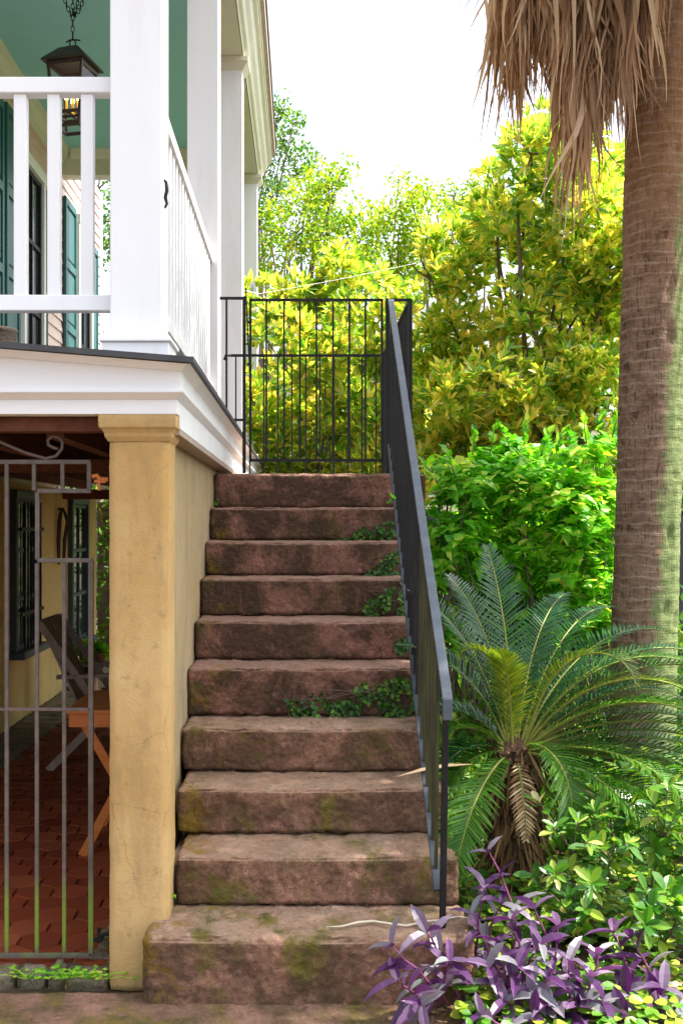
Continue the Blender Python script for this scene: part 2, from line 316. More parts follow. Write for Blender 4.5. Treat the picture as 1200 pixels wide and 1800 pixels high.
# ------------------------------------------------------------------ mesh builder
class MB:
    def __init__(s): s.v = []; s.f = []
    def add(s, vs, fs):
        o = len(s.v); s.v.extend(vs); s.f.extend([tuple(i + o for i in f) for f in fs])
    def box(s, x0, x1, y0, y1, z0, z1):
        s.add([(x0, y0, z0), (x1, y0, z0), (x1, y1, z0), (x0, y1, z0), (x0, y0, z1), (x1, y0, z1), (x1, y1, z1), (x0, y1, z1)],
              [(3, 2, 1, 0), (4, 5, 6, 7), (0, 1, 5, 4), (1, 2, 6, 5), (2, 3, 7, 6), (3, 0, 4, 7)])
    def frustum(s, b0, b1, z0, z1):      # two rects (x0,x1,y0,y1)
        s.add([(b0[0], b0[2], z0), (b0[1], b0[2], z0), (b0[1], b0[3], z0), (b0[0], b0[3], z0),
               (b1[0], b1[2], z1), (b1[1], b1[2], z1), (b1[1], b1[3], z1), (b1[0], b1[3], z1)],
              [(3, 2, 1, 0), (4, 5, 6, 7), (0, 1, 5, 4), (1, 2, 6, 5), (2, 3, 7, 6), (3, 0, 4, 7)])
    def prism_y(s, poly, y0, y1):        # poly of (x,z), counter-clockwise seen from the camera (-Y)
        n = len(poly)
        s.add([(x, y0, z) for x, z in poly] + [(x, y1, z) for x, z in poly],
              [tuple(range(n)), tuple(range(2 * n - 1, n - 1, -1))] + [(i, i + n, (i + 1) % n + n, (i + 1) % n) for i in range(n)])
    def prism_x(s, poly, x0, x1):        # poly of (y,z)
        n = len(poly)
        s.add([(x0, y, z) for y, z in poly] + [(x1, y, z) for y, z in poly],
              [tuple(range(n - 1, -1, -1)), tuple(range(n, 2 * n))] + [(i, (i + 1) % n, (i + 1) % n + n, i + n) for i in range(n)])
    def bar(s, a, b, w, h, up=(0, 0, 1)):
        a, b = V(a), V(b); d = (b - a).normalized(); u = V(up)
        if abs(d.dot(u)) > .95: u = V((0, 1, 0))
        r = d.cross(u).normalized(); u = r.cross(d).normalized()
        r *= w / 2; u *= h / 2
        s.add([tuple(p) for p in (a - r - u, a + r - u, a + r + u, a - r + u, b - r - u, b + r - u, b + r + u, b - r + u)],
              [(3, 2, 1, 0), (4, 5, 6, 7), (0, 1, 5, 4), (1, 2, 6, 5), (2, 3, 7, 6), (3, 0, 4, 7)])
    def tube(s, pts, rad, n=7, cap=True):
        pts = [V(p) for p in pts]; m = len(pts)
        if not isinstance(rad, (list, tuple)): rad = [rad] * m
        vs = []; ref = None
        for i, p in enumerate(pts):
            d = (pts[min(i + 1, m - 1)] - pts[max(i - 1, 0)])
            d = d.normalized() if d.length > 1e-9 else V((0, 0, 1))
            if ref is None: ref = V((1, 0, 0)) if abs(d.x) < .8 else V((0, 1, 0))
            r = (ref - d * ref.dot(d)).normalized(); ref = r
            u = d.cross(r)
            for k in range(n):
                t = 2 * PI * k / n
                vs.append(tuple(p + (r * math.cos(t) + u * math.sin(t)) * rad[i]))
        fs = [(i * n + k, i * n + (k + 1) % n, (i + 1) * n + (k + 1) % n, (i + 1) * n + k) for i in range(m - 1) for k in range(n)]
        if cap: fs += [tuple(range(n - 1, -1, -1)), tuple(range((m - 1) * n, m * n))]
        s.add(vs, fs)
    def lathe(s, c, prof, n=24):         # prof (r,z)
        vs = [(c[0] + r * math.cos(2 * PI * k / n), c[1] + r * math.sin(2 * PI * k / n), c[2] + z) for r, z in prof for k in range(n)]
        m = len(prof)
        s.add(vs, [(i * n + k, i * n + (k + 1) % n, (i + 1) * n + (k + 1) % n, (i + 1) * n + k) for i in range(m - 1) for k in range(n)])
    def leaf(s, p, d, up, L, W, droop=.0, fold=.25, prof=((.0, .12), (.3, .85), (.65, .9), (1., 0)), curl=0.0):
        d = V(d).normalized(); side = d.cross(V(up))
        if side.length < 1e-4: side = d.cross(V((1, 0, .3)))
        side.normalize(); n = side.cross(d)
        vs = []; fs = []
        for i, (t, w) in enumerate(prof):
            q = p + d * (L * t) - V((0, 0, droop * L * t * t)) + n * (curl * L * t * t)
            hw = W * .5 * w
            if w == 0: vs.append(tuple(q))
            else:
                e = n * (fold * hw * 2)
                vs += [tuple(q - side * hw + e), tuple(q), tuple(q + side * hw + e)]
        k = len(prof)
        for i in range(k - 2):
            a = i * 3; b = a + 3
            fs += [(a, a + 1, b + 1, b), (a + 1, a + 2, b + 2, b + 1)]
        a = (k - 2) * 3; t = a + 3
        fs += [(a, a + 1, t), (a + 1, a + 2, t)]
        s.add(vs, fs)
    def leaf2(s, p, d, up, L, W, fold=.3):
        d = V(d).normalized(); side = d.cross(V(up))
        if side.length < 1e-4: side = d.cross(V((1, 0, .3)))
        side.normalize(); n = side.cross(d)
        m = p + d * (L * .5); e = n * (fold * W)
        s.add([tuple(p), tuple(m - side * W * .5 + e), tuple(p + d * L), tuple(m + side * W * .5 + e)], [(0, 2, 1), (0, 3, 2)])
    def lobed(s, p, d, up, L, W, droop=.2, fold=.15):   # three-pointed, maple-like leaf
        d = V(d).normalized(); side = d.cross(V(up))
        if side.length < 1e-4: side = d.cross(V((1, 0, .3)))
        side.normalize(); n = side.cross(d)
        out = [(.0, .0), (.08, .32), (.32, .62), (.38, .50), (.55, .50), (.62, .34), (.78, .24), (1.0, 0.0)]
        def P(t, w): return tuple(p + d * (L * t) + side * (w * W * .75) + n * (abs(w) * fold * W) - V((0, 0, droop * L * t * t)))
        mid = [P(0, 0), P(.35, 0), P(.6, 0), P(1, 0)]
        for sg in (1, -1):
            pts = [P(t, w * sg) for t, w in out]
            vs = mid[:3] + pts[1:]
            # 0,1,2 mid ; 3.. = out1..out7
            fs = [(0, 3, 4, 1), (1, 4, 5, 6), (1, 6, 7, 2), (2, 7, 8, 9)]
            if sg < 0: fs = [tuple(reversed(f)) for f in fs]
            s.add(vs, fs)
    def build(s, name, mat, parent=None, smooth=False, bevel=0.0, label=None):
        me = bpy.data.meshes.new(name)
        me.from_pydata([tuple(v) for v in s.v], [], s.f); me.update()
        if smooth: me.polygons.foreach_set('use_smooth', [True] * len(me.polygons))
        o = bpy.data.objects.new(name, me); COL.objects.link(o)
        if mat is not None: me.materials.append(M[mat] if isinstance(mat, str) else mat)
        if parent is not None:
            o.parent = parent
            if parent.type == 'EMPTY': o.location = -V(parent.location)
        if bevel:
            b = o.modifiers.new('Bevel', 'BEVEL'); b.width = bevel; b.segments = 2; b.limit_method = 'ANGLE'; b.angle_limit = .6
        if label: o['label'] = label
        return o
def tag(o, label=None, cat=None, group=None, kind=None):
    if label: o['label'] = label
    if cat: o['category'] = cat
    if group: o['group'] = group
    if kind: o['kind'] = kind
    return o
def thing(name, label, cat, loc=(0, 0, 0), group=None):
    o = bpy.data.objects.new(name, None); COL.objects.link(o); o.location = loc; o.empty_display_size = .1
    return tag(o, label, cat, group)
def fb(m, b): # quick wrapper
    return m

def rsphere(rng):
    while True:
        v = V((rng.uniform(-1, 1), rng.uniform(-1, 1), rng.uniform(-1, 1)))
        if .05 < v.length <= 1: return v.normalized()

# rounded, noisy stone block
def stone_block(mb, x0, x1, y0, y1, z0, z1, rad, amp, seed, res=.016, wear=0.0, namp=1.0):
    def ax_pts(a, b):
        n = max(2, int(round((b - a) / res))); return [a + (b - a) * i / n for i in range(n + 1)]
    X, Y, Z = ax_pts(x0, x1), ax_pts(y0, y1), ax_pts(z0, z1)
    idx = {}; vs = []; fs = []
    so = V((seed * 7.3, seed * 3.1, seed * 5.7))
    cx = (x0 + x1) / 2
    def vert(p):
        key = (round(p[0], 5), round(p[1], 5), round(p[2], 5))
        if key in idx: return idx[key]
        q = V(p)
        c = V((min(max(q.x, x0 + rad), x1 - rad), min(max(q.y, y0 + rad), y1 - rad), min(max(q.z, z0 + rad), z1 - rad)))
        d = q - c
        l = d.length
        nrm = d / l if l > 1e-9 else V((0, 0, 0))
        q = c + nrm * min(l, rad)
        nn = (noise.noise((q + so) * 5) * .5 + noise.noise((q + so) * 17) * .7 + noise.noise((q + so) * 42) * .6) * amp
        edge = sum(1 for a in (d.x, d.y, d.z) if abs(a) > rad * .55)
        if edge >= 2: nn -= amp * 1.1 * max(0, noise.noise((q + so) * 9) + .25)
        q = q + nrm * nn
        if wear and q.z > z1 - .06:
            w = math.exp(-((q.x - cx) / ((x1 - x0) * .3)) ** 2) * max(0, 1 - (q.y - y0) / .16)
            q.z -= wear * w
        q.z += .003 * noise.noise(V((q.x * 1.5 + seed, q.y, 0)))
        idx[key] = len(vs); vs.append(tuple(q)); return idx[key]
    def grid(A, B, fn, flip):
        for i in range(len(A) - 1):
            for j in range(len(B) - 1):
                q = [vert(fn(A[i], B[j])), vert(fn(A[i + 1], B[j])), vert(fn(A[i + 1], B[j + 1])), vert(fn(A[i], B[j + 1]))]
                fs.append(tuple(reversed(q)) if flip else tuple(q))
    grid(X, Y, lambda a, b: (a, b, z1), False); grid(X, Y, lambda a, b: (a, b, z0), True)
    grid(X, Z, lambda a, b: (a, y0, b), False); grid(X, Z, lambda a, b: (a, y1, b), True)
    grid(Y, Z, lambda a, b: (x1, a, b), False); grid(Y, Z, lambda a, b: (x0, a, b), True)
    mb.add(vs, fs)

# ================================================================== SETTING: ground
def ground_sheet():
    mb = MB()
    mb.add([(-150, -40, -.03), (150, -40, -.03), (150, 260, -.03), (-150, 260, -.03)], [(0, 1, 2, 3)])
    tag(mb.build('ground', 'soil'), kind='structure')
    # garden bed with a lumpy surface
    mb = MB(); nx, ny = 90, 80; x0, x1, y0, y1 = .56, 6.0, 1.8, 9.0
    vs = []
    for j in range(ny + 1):
        for i in range(nx + 1):
            x = x0 + (x1 - x0) * (i / nx) ** 1.4; y = y0 + (y1 - y0) * j / ny
            vs.append((x, y, .02 + .03 * noise.noise(V((x * 3, y * 3, 1))) + .015 * noise.noise(V((x * 11, y * 11, 4)))))
    fs = [(j * (nx + 1) + i, j * (nx + 1) + i + 1, (j + 1) * (nx + 1) + i + 1, (j + 1) * (nx + 1) + i) for j in range(ny) for i in range(nx)]
    mb.add(vs, fs); tag(mb.build('garden_ground', 'soil', smooth=True), kind='structure')
    # foreground pavement of worn stone
    mb = MB()
    rng = random.Random(3)
    xs = [-3.2, -1.9, 1.1]
    for i in range(len(xs) - 1):
        for (a, b) in ((2.0, 2.9), (2.9, 3.93)):
            off = .18 * (i % 2) if b < 3.5 else 0
            stone_block(mb, xs[i] + .006, xs[i + 1] - .006, a + .006 + off * (a > 2.5), b - .006, -.12, .0 + rng.uniform(-.008, .004), .02, .006, 50 + i + a, .03)
    tag(mb.build('pavement', 'paving', smooth=True), kind='structure')
ground_sheet()

# ================================================================== STAIRCASE
YK = [0] + [3.51 + .3 * k for k in range(1, 11)]          # fronts
TOPPX = [0, 1648, 1508, 1388, 1281, 1175, 1092, 1017, 952, 892, 832]
ZK = [0.0] + [az(TOPPX[k], YK[k]) for k in range(1, 11)]
LEFT = [0, -.552, -.468, -.496, -.512, -.517, -.517, -.517, -.517, -.517, -.517]
st = thing('stone_staircase', 'worn brown sandstone staircase of ten steps climbing beside the ochre pier', 'staircase', (.03, 3.81, 0))
rng = random.Random(11)
for k in range(1, 11):
    mb = MB()
    y1 = YK[k] + .36 if k < 10 else 8.85
    xr = .585 if k < 10 else .73
    if k == 1: xr = .60
    rad = .030 if k == 1 else .017
    stone_block(mb, LEFT[k], xr, YK[k], y1, ZK[k - 1] + (.004 if k > 1 else -.05), ZK[k], rad, .0065 if k > 5 else .009, k * 1.7, .0105 if k < 6 else .012, .004)
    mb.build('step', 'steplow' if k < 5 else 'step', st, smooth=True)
mb = MB(); mb.box(-.50, .56, 4.2, 8.8, -.02, .36); mb.box(-.50, .56, 4.8, 8.8, .37, .74); mb.box(-.5, .56, 5.4, 8.8, .75, 1.12); mb.box(-.5, .56, 6.0, 8.8, 1.13, 1.52); mb.box(-.5, .7, 6.6, 8.8, 1.53, 1.70)
mb.build('masonry_core', 'brick', st)

# ================================================================== HOUSE
house = thing('house', 'white two level porch house with teal ceiling on an ochre stucco basement', 'house', (-1.8, 9, 0))
HX = -2.85
def zdeck(x): return 2.222 + .079 * (-.377 - x)
# deck sheet
mb = MB()
y0, y1 = 3.85, 13.25
pts = []
for x in (-.377, HX):
    pts += [(x, zdeck(x)), (x, zdeck(x) + .02)]
mb.prism_y([pts[2], pts[0], pts[1], pts[3]], y0, y1)
mb.build('porch_deck', 'deckedge', house)
# front and side fascia, tapered to the deck slope
mb = MB()
def wedge_front(yf, yb, xr, zb0, top_off):
    mb.prism_y([(HX, zb0), (xr, zb0), (xr, zdeck(xr) + top_off), (HX, zdeck(HX) + top_off)], yf, yb)
mb2 = MB()
mb.prism_y([(HX, 2.052), (-.446, 2.052), (-.446, 2.104), (HX, 2.104)], 3.95, 4.04)
mb.prism_y([(HX, 2.134), (-.432, 2.134), (-.432, zdeck(-.432) - .022), (HX, zdeck(HX) - .022)], 3.932, 4.04)
# bed moulding between the two boards (chamfered)
mb.add([(HX, 3.948, 2.104), (-.445, 3.948, 2.104), (-.42, 3.915, 2.126), (HX, 3.915, 2.126), (HX, 3.915, 2.134), (-.42, 3.915, 2.134), (-.43, 3.94, 2.137), (HX, 3.94, 2.137)],
       [(0, 1, 2, 3), (3, 2, 5, 4), (4, 5, 6, 7)])
# cyma up to the deck
xr = -.43
mb.add([(HX, 3.93, zdeck(HX) - .024), (xr, 3.93, zdeck(xr) - .024), (xr + .014, 3.905, zdeck(xr) - .012), (HX, 3.905, zdeck(HX) - .012), (xr + .035, 3.872, zdeck(xr) - .006), (HX, 3.872, zdeck(HX) - .001)],
       [(0, 1, 2, 3), (3, 2, 4, 5)])
mb.build('front_fascia', 'fascia', house)
mb = MB()
zt = zdeck(-.43)
mb.box(-.52, -.446, 4.045, 13.2, 2.008, 2.104)
mb.box(-.52, -.432, 4.045, 13.2, 2.134, zt - .022)
mb.add([(-.445, 3.95, 2.104), (-.445, 13.2, 2.104), (-.42, 13.2, 2.126), (-.42, 3.915, 2.126), (-.42, 13.2, 2.134), (-.42, 3.915, 2.134), (-.433, 13.2, 2.138), (-.433, 3.94, 2.138)],
       [(1, 0, 3, 2), (2, 3, 5, 4), (4, 5, 7, 6)])
mb.build('side_fascia', 'white', house)
mb = MB()
mb.add([(-.432, 3.93, zt - .024), (-.432, 13.2, zt - .024), (-.416, 13.2, zt - .012), (-.416, 3.905, zt - .012), (-.392, 13.2, zt - .005), (-.392, 3.872, zt - .005)], [(1, 0, 3, 2), (2, 3, 5, 4)])
mb.build('edge_moulding', 'white', house)
# soffit board under side
mb = MB(); mb.box(-.56, -.447, 4.05, 9.0, 1.985, 2.006); mb.build('soffit_board', 'greywood', house)
# columns
CY = [4.1, 6.86, 9.66, 12.9]
for i, cy in enumerate(CY):
    x0, x1 = -.712, -.518
    mb = MB(); mb.box(x0, x1, cy, cy + .194, 2.37, 5.65)
    col = mb.build('column', 'white_col', house, bevel=.005)
    mb = MB()
    zb = zdeck(x0) - .01
    mb.box(x0 - .026, x1 + .028, cy - .03, cy + .222, zb, 2.33)
    mb.frustum((x0 - .034, x1 + .038, cy - .042, cy + .232), (x0 - .034, x1 + .038, cy - .042, cy + .232), 2.331, 2.345)
    mb.frustum((x0 - .034, x1 + .038, cy - .042, cy + .232), (x0 - .004, x1 + .006, cy - .006, cy + .198), 2.345, 2.382)
    mb.build('base', 'white', col, bevel=.004)
    mb = MB()
    mb.frustum((x0 - .002, x1 + .002, cy - .002, cy + .196), (x0 - .05, x1 + .05, cy - .05, cy + .244), 5.63, 5.69)
    mb.box(x0 - .055, x1 + .055, cy - .055, cy + .249, 5.691, 5.735)
    mb.build('capital', 'cream', col, bevel=.003)
    if i == 0:
        mb = MB()
        a = V((-.516, 4.15, az(316, 4.15)))
        mb.tube([a, a + V((.007, 0, -.008)), a + V((.009, 0, -.04)), a + V((.004, 0, -.065)), a + V((.009, 0, -.09)), a + V((.003, -.004, -.106))], [.005, .006, .007, .007, .006, .004])
        mb.build('hook', 'iron', col, label='black iron hook screwed to the side of the column')
# beam, cornice, roof
mb = MB(); mb.box(-.70, -.519, 3.98, 13.09, 5.736, 6.016); mb.box(HX + .03, -.705, 12.9, 13.09, 5.736, 6.016)
mb.build('porch_beam', 'cream', house)
mb = MB()
prof = [(-.518, 5.752), (-.505, 5.742), (-.500, 5.765), (-.47, 5.79), (-.45, 5.83), (-.42, 5.87), (-.40, 5.92), (-.365, 5.95), (-.365, 5.985), (-.352, 5.985), (-.352, 6.03), (-.517, 6.03)]
mb.prism_y(list(prof), 3.9, 13.14)
mb.build('cornice', 'cream', house)
mb = MB(); mb.prism_y([(-.351, 6.032), (-.315, 6.06), (-.315, 6.16), (-.345, 6.175), (-.40, 6.17), (-.40, 6.032)], 3.85, 13.2)
mb.build('gutter', 'greywood', house)
mb = MB(); mb.prism_y([(-.30, 6.178), (-.30, 6.2), (-3.0, 7.2), (-3.0, 7.17)], 3.8, 13.3); mb.build('roof', 'roof', house)
mb = MB(); mb.box(HX + .02, -.702, 3.95, 12.898, 6.02, 6.05); mb.build('porch_ceiling', 'teal', house)
# crown moulding along the wall and far beam
mb = MB()
mb.prism_y([(HX + .03, 5.80), (HX + .05, 5.80), (HX + .07, 5.88), (HX + .12, 5.94), (HX + .15, 6.018), (HX + .03, 6.018)], 3.95, 12.895)
mb.prism_x([(12.897, 5.92), (12.897, 6.018), (12.80, 6.018), (12.83, 5.96), (12.87, 5.93)], HX + .16, -.705)
mb.build('crown_moulding', 'cream', house)
# clapboard wall
mb = MB()
zz = 2.3; step = .135
while zz < 6.3:
    mb.prism_y([(HX - .1, zz), (HX + .022, zz), (HX + .004, zz + step), (HX - .1, zz + step)], 3.9, 15.6); zz += step
mb.build('clapboard_wall', 'siding', house)
mb = MB(); mb.box(-9, HX - .1, 3.8, 15.55, 0, 7.1); mb.build('main_block', 'siding', house)
mb = MB(); mb.box(HX - .1, HX + .035, 15.5, 15.62, 2.2, 6.3); mb.build('corner_board', 'white', house)
def wy(px): return -HX * F / (VX - px)
def shutter(ya, yb, z0, z1):
    mb = MB(); x = HX + .03
    st_ = .055
    mb.box(x, x + .035, ya, ya + st_, z0, z1); mb.box(x, x + .035, yb - st_, yb, z0, z1)
    nz = 4
    for i in range(nz + 1):
        zc = z0 + (z1 - z0 - .09) * i / nz
        mb.box(x, x + .034, ya + st_, yb - st_, zc, zc + .09)
    o = mb.build('shutter', 'shutter', house, bevel=.004)
    p = MB(); p.box(x, x + .014, ya + st_, yb - st_, z0 + .05, z1 - .05)
    for i in range(nz):
        za = z0 + (z1 - z0 - .09) * i / nz + .13; zb = z0 + (z1 - z0 - .09) * (i + 1) / nz - .04
        p.frustum((x + .014, x + .014, ya + st_ + .02, yb - st_ - .02), (x + .014, x + .014, ya + st_ + .02, yb - st_ - .02), za, zb) if False else p.box(x + .0141, x + .024, ya + st_ + .03, yb - st_ - .03, za, zb)
    p.build('panel', 'shutter', o, bevel=.006)
def long_window(ya, yb, z0, z1):
    x = HX + .024
    f = MB()
    f.box(x, x + .07, ya, ya + .08, z0, z1); f.box(x, x + .07, yb - .08, yb, z0, z1); f.box(x, x + .08, ya, yb, z1, z1 + .12)
    o = f.build('window_frame', 'white', house, bevel=.004)
    s_ = MB(); x += .004
    a, b = ya + .08, yb - .08
    s_.box(x, x + .035, a, a + .05, z0, z1); s_.box(x, x + .035, b - .05, b, z0, z1)
    for k in range(5):
        zc = z0 + (z1 - z0 - .05) * k / 4; s_.box(x, x + .034, a + .05, b - .05, zc, zc + .045)
    s_.box(x, x + .03, (a + b) / 2 - .012, (a + b) / 2 + .012, z0, z1)
    s_.build('sash', 'iron', o)
    g = MB(); g.box(x, x + .01, a + .03, b - .03, z0, z1); g.build('pane', 'glassdark', o)
shutter(9.3, 10.35, 2.46, 5.62); shutter(wy(0) + .02, wy(25), 2.46, 5.66)
long_window(wy(25) + .05, wy(66), 2.44, 5.3)
mb = MB(); mb.box(HX + .03, HX + .08, wy(67), wy(72), 2.42, 5.3); mb.build('drain_pipe', 'iron', house, bevel=.01)
shutter(wy(107), wy(126), 2.46, 5.55)
long_window(wy(127), wy(152), 2.44, 5.4)
shutter(wy(154), wy(165), 2.46, 5.4)
# porch railing
pr = thing('x', '', ''); bpy.data.objects.remove(pr)
def rail_set(front):
    zt0, zt1, zb0, zb1 = 3.282, 3.342, 2.462, 2.522
    mb = MB()
    if front: mb.box(-2.80, -.7125, 4.15, 4.217, zt0, zt1)
    else: mb.box(-.617, -.55, 4.2945, 6.859, zt0, zt1)
    root = mb.build('porch_railing', 'white', house, bevel=.004)
    mb = MB()
    if front: mb.box(-2.80, -.7125, 4.155, 4.212, zb0, zb1)
    else: mb.box(-.612, -.555, 4.2945, 6.859, zb0, zb1)
    mb.build('bottom_rail', 'white', root, bevel=.004)
    if front:
        x = ax(153, 4.165)
        while x > -2.75:
            mb = MB(); mb.box(x - .0235, x + .0235, 4.161, 4.206, zb1, zt0); mb.build('baluster', 'white', root, bevel=.003); x -= .1265
    else:
        y = 4.38
        while y < 6.84:
            mb = MB(); mb.box(-.606, -.561, y - .0225, y + .0225, zb1, zt0); mb.build('baluster', 'white', root, bevel=.003); y += .123
rail_set(True); rail_set(False)
# pier with cap
def noisy_box(mb, x0, x1, y0, y1, z0, z1, amp, seed, res=.03, rad=.012): stone_block(mb, x0, x1, y0, y1, z0, z1, rad, amp, seed, res)
mb = MB(); noisy_box(mb, -.695, -.479, 3.97, 4.2, -.03, 1.985, .0035, 21)
pier = mb.build('pier', 'stucco', house, smooth=True)
mb = MB()
prof = [(0.002, 1.955), (.012, 1.972), (.014, 1.985), (.022, 1.998), (.030, 2.004), (.032, 2.032), (.030, 2.050)]
vs = []
for o_, z in prof:
    vs += [(-.695 - o_, 3.97 - o_, z), (-.479 + o_, 3.97 - o_, z), (-.479 + o_, 4.2 + o_, z), (-.695 - o_, 4.2 + o_, z)]
fs = [(i * 4 + k, i * 4 + (k + 1) % 4, (i + 1) * 4 + (k + 1) % 4, (i + 1) * 4 + k) for i in range(len(prof) - 1) for k in range(4)] + [(24, 25, 26, 27)]
mb.add(vs, fs); mb.build('cap', 'stucco', pier, bevel=.003)
# stair side wall under the porch
mb = MB(); stone_block(mb, -.66, -.519, 4.203, 9.2, -.03, 2.0, .01, .004, 8, .05)
mb.build('side_wall', 'stucco_side', house, smooth=True)
# basement wall with windows
BX = -2.35
mb = MB(); mb.box(BX - .3, BX, 3.95, 12.62, -.02, 2.0); mb.build('basement_wall', 'stucco_in', house)
def by(px): return -BX * F / (VX - px)
def base_window(pa, pb, z0, z1, bars, sill):
    ya, yb = by(pa), by(pb); x = BX + .002
    f = MB()
    f.box(x, x + .05, ya, ya + .07, z0, z1); f.box(x, x + .05, yb - .07, yb, z0, z1); f.box(x, x + .055, ya, yb, z1, z1 + .07)
    o = f.build('basement_window', 'frameteal', house, bevel=.004)
    s_ = MB(); a, b = ya + .07, yb - .07
    for k in range(4):
        zc = z0 + (z1 - z0 - .04) * k / 3; s_.box(x, x + .03, a, b, zc, zc + .035)
    s_.box(x, x + .028, (a + b) / 2 - .012, (a + b) / 2 + .012, z0, z1)
    s_.build('sash', 'frameteal', o)
    g = MB(); g.box(x, x + .012, a, b, z0, z1); g.build('pane', 'glassdark', o)
    s_ = MB(); s_.box(x, x + .13, ya - .05, yb + .05, z0 - .06, z0); s_.build('sill', 'frameteal', o, bevel=.006)
    if bars:
        for k in range(6):
            y = a + (b - a) * (k + .5) / 6
            q = MB(); q.tube([(x + .085, y, z0 + .001), (x + .085, y, z1 - .02)], .009); q.build('window_bar', 'iron', o)
        q = MB()
        for z in (z0 + .3, z1 - .25): q.bar((x + .085, ya + .02, z), (x + .085, yb - .02, z), .012, .03)
        q.build('cross_bar', 'iron', o)
M['frameteal'] = simple_mat('slate_frame_paint', (.035, .06, .07), (.05, .085, .10), .5, 6, .1)
base_window(18, 60, .62, 1.86, True, True)
base_window(119, 149, .45, 1.86, False, True)
# joists and girders
for jx in (-2.1, -1.72, -1.34, -.96):
    mb = MB(); mb.box(jx - .035, jx + .035, 4.3, 10.8, 1.995, 2.16); mb.build('joist', 'joist', house)
for gy, z0 in ((5.75, 1.93), (10.85, 1.9)):
    mb = MB(); mb.box(BX, -.665, gy, gy + .18, z0, 1.993); mb.build('girder', 'joist', house)
mb = MB(); mb.box(BX, -.665, 4.05, 10.8, 2.17, 2.2); mb.build('underfloor', 'joist', house)
mb = MB(); mb.box(BX, -.73, 4.06, 4.16, 2.0, 2.05); mb.build('lintel', 'joist', house)

# tile floor, threshold, kerb
mb = MB(); mb.box(BX - .0, -.52, 4.1, 12.7, -.08, .004); tag(mb.build('patio', 'cobble'), kind='structure')
mb = MB(); R = .095; rng = random.Random(5)
row = 0; y = 4.2
while y < 11.2:
    x = BX + .42 + (R * math.sqrt(3) / 2 if row % 2 else 0)
    while x < -.62:
        r = R * .955; z = .020 + rng.uniform(-.002, .002)
        tx, ty = rng.uniform(-.02, .02), rng.uniform(-.02, .02)
        top = [(x + r * .97 * math.sin(PI / 3 * k), y + r * .97 * math.cos(PI / 3 * k), z + tx * math.sin(PI / 3 * k) * r + ty * math.cos(PI / 3 * k) * r) for k in range(6)]
        low = [(x + r * math.sin(PI / 3 * k), y + r * math.cos(PI / 3 * k), .0) for k in range(6)]
        mb.add(top + low, [tuple(range(5, -1, -1))] + [(k, (k + 1) % 6, (k + 1) % 6 + 6, k + 6) for k in range(6)])
        x += R * math.sqrt(3)
    y += R * 1.5; row += 1
tag(mb.build('tile_paving', 'tile'), kind='structure')
mb = MB(); x = BX; rng = random.Random(8)
while x < -.70:
    w = rng.uniform(.04, .22)
    stone_block(mb, x, min(x + w, -.70), 3.955 + rng.uniform(0, .05), 4.10 + rng.uniform(-.02, .02), -.06, .03 + rng.uniform(-.012, .012), .022, .01, x * 9, .018); x += w + .008
for i in range(14):
    yy = 4.14 + i * .1; stone_block(mb, -.80 + .03 * noise.noise(V((i, 3.3, 0))) , -.70, yy, yy + .095, -.05, .03 + .01 * noise.noise(V((i * 1.7, 0, 2))), .02, .01, i, .02)
tag(mb.build('threshold_pavement', 'cobble', smooth=True), kind='structure')
mb = MB(); yy = 5.0
while yy < 11: 
    stone_block(mb, BX + .005, BX + .36, yy, yy + .19, -.05, .026, .015, .006, yy, .05); yy += .2
tag(mb.build('kerb_pavement', 'cobble', smooth=True), kind='structure')

# ================================================================== LANTERN
LX, LY = -1.70, 8.2
lz = lambda py: az(py, LY)
lan = thing('hanging_lantern', 'bronze four sided glass lantern with lit candle bulbs hanging from the teal ceiling', 'lantern', (LX, LY, lz(228)))
rot = Matrix.Rotation(math.radians(-14), 3, 'Z')
def rotmb(mb):
    c = V((LX, LY, 0)); mb.v = [tuple(rot @ (V(v) - c) + c) for v in mb.v]; return mb
def sq(h): return (LX - h, LX + h, LY - h, LY + h)
zt_, ze, zb_ = lz(88), lz(113), lz(228)
mb = MB(); mb.frustum(sq(.175), sq(.17), ze - .012, ze); mb.frustum(sq(.17), sq(.075), ze, zt_); mb.frustum(sq(.05), sq(.04), zt_, zt_ + .02)
rotmb(mb).build('lantern_roof', 'lantern', lan)
mb = MB()
ht, hb = .135, .095
zm = lz(203)
def hh(z): return hb + (ht - hb) * (z - zb_) / (ze - zb_)
for sx in (-1, 1):
    for sy in (-1, 1):
        mb.bar((LX + sx * ht, LY + sy * ht, ze - .013), (LX + sx * hb, LY + sy * hb, zb_), .018, .018)
for z, w in ((ze - .03, .03), (zm, .02), (zb_ + .008, .022)):
    h = hh(z)
    for s in (-1, 1):
        mb.bar((LX - h, LY + s * h, z), (LX + h, LY + s * h, z), .018, w); mb.bar((LX + s * h, LY - h, z), (LX + s * h, LY + h, z), .018, w)
mb.bar((LX - hh(zm), LY, zm), (LX + hh(zm), LY, zm), .02, .012); mb.bar((LX, LY - hh(zm), zm), (LX, LY + hh(zm), zm), .02, .012)
rotmb(mb).build('lantern_frame', 'lantern', lan)
for s, axis in ((-1, 0), (1, 0), (-1, 1), (1, 1)):
    g = MB(); a, b = hh(ze - .03) - .004, hh(zm) - .004
    if axis == 0: q = [(LX - b, LY + s * b, zm), (LX + b, LY + s * b, zm), (LX + a, LY + s * a, ze - .03), (LX - a, LY + s * a, ze - .03)]
    else: q = [(LX + s * b, LY - b, zm), (LX + s * b, LY + b, zm), (LX + s * a, LY + a, ze - .03), (LX + s * a, LY - a, ze - .03)]
    g.add(q, [(0, 1, 2, 3)]); rotmb(g).build('pane', 'glass', lan)
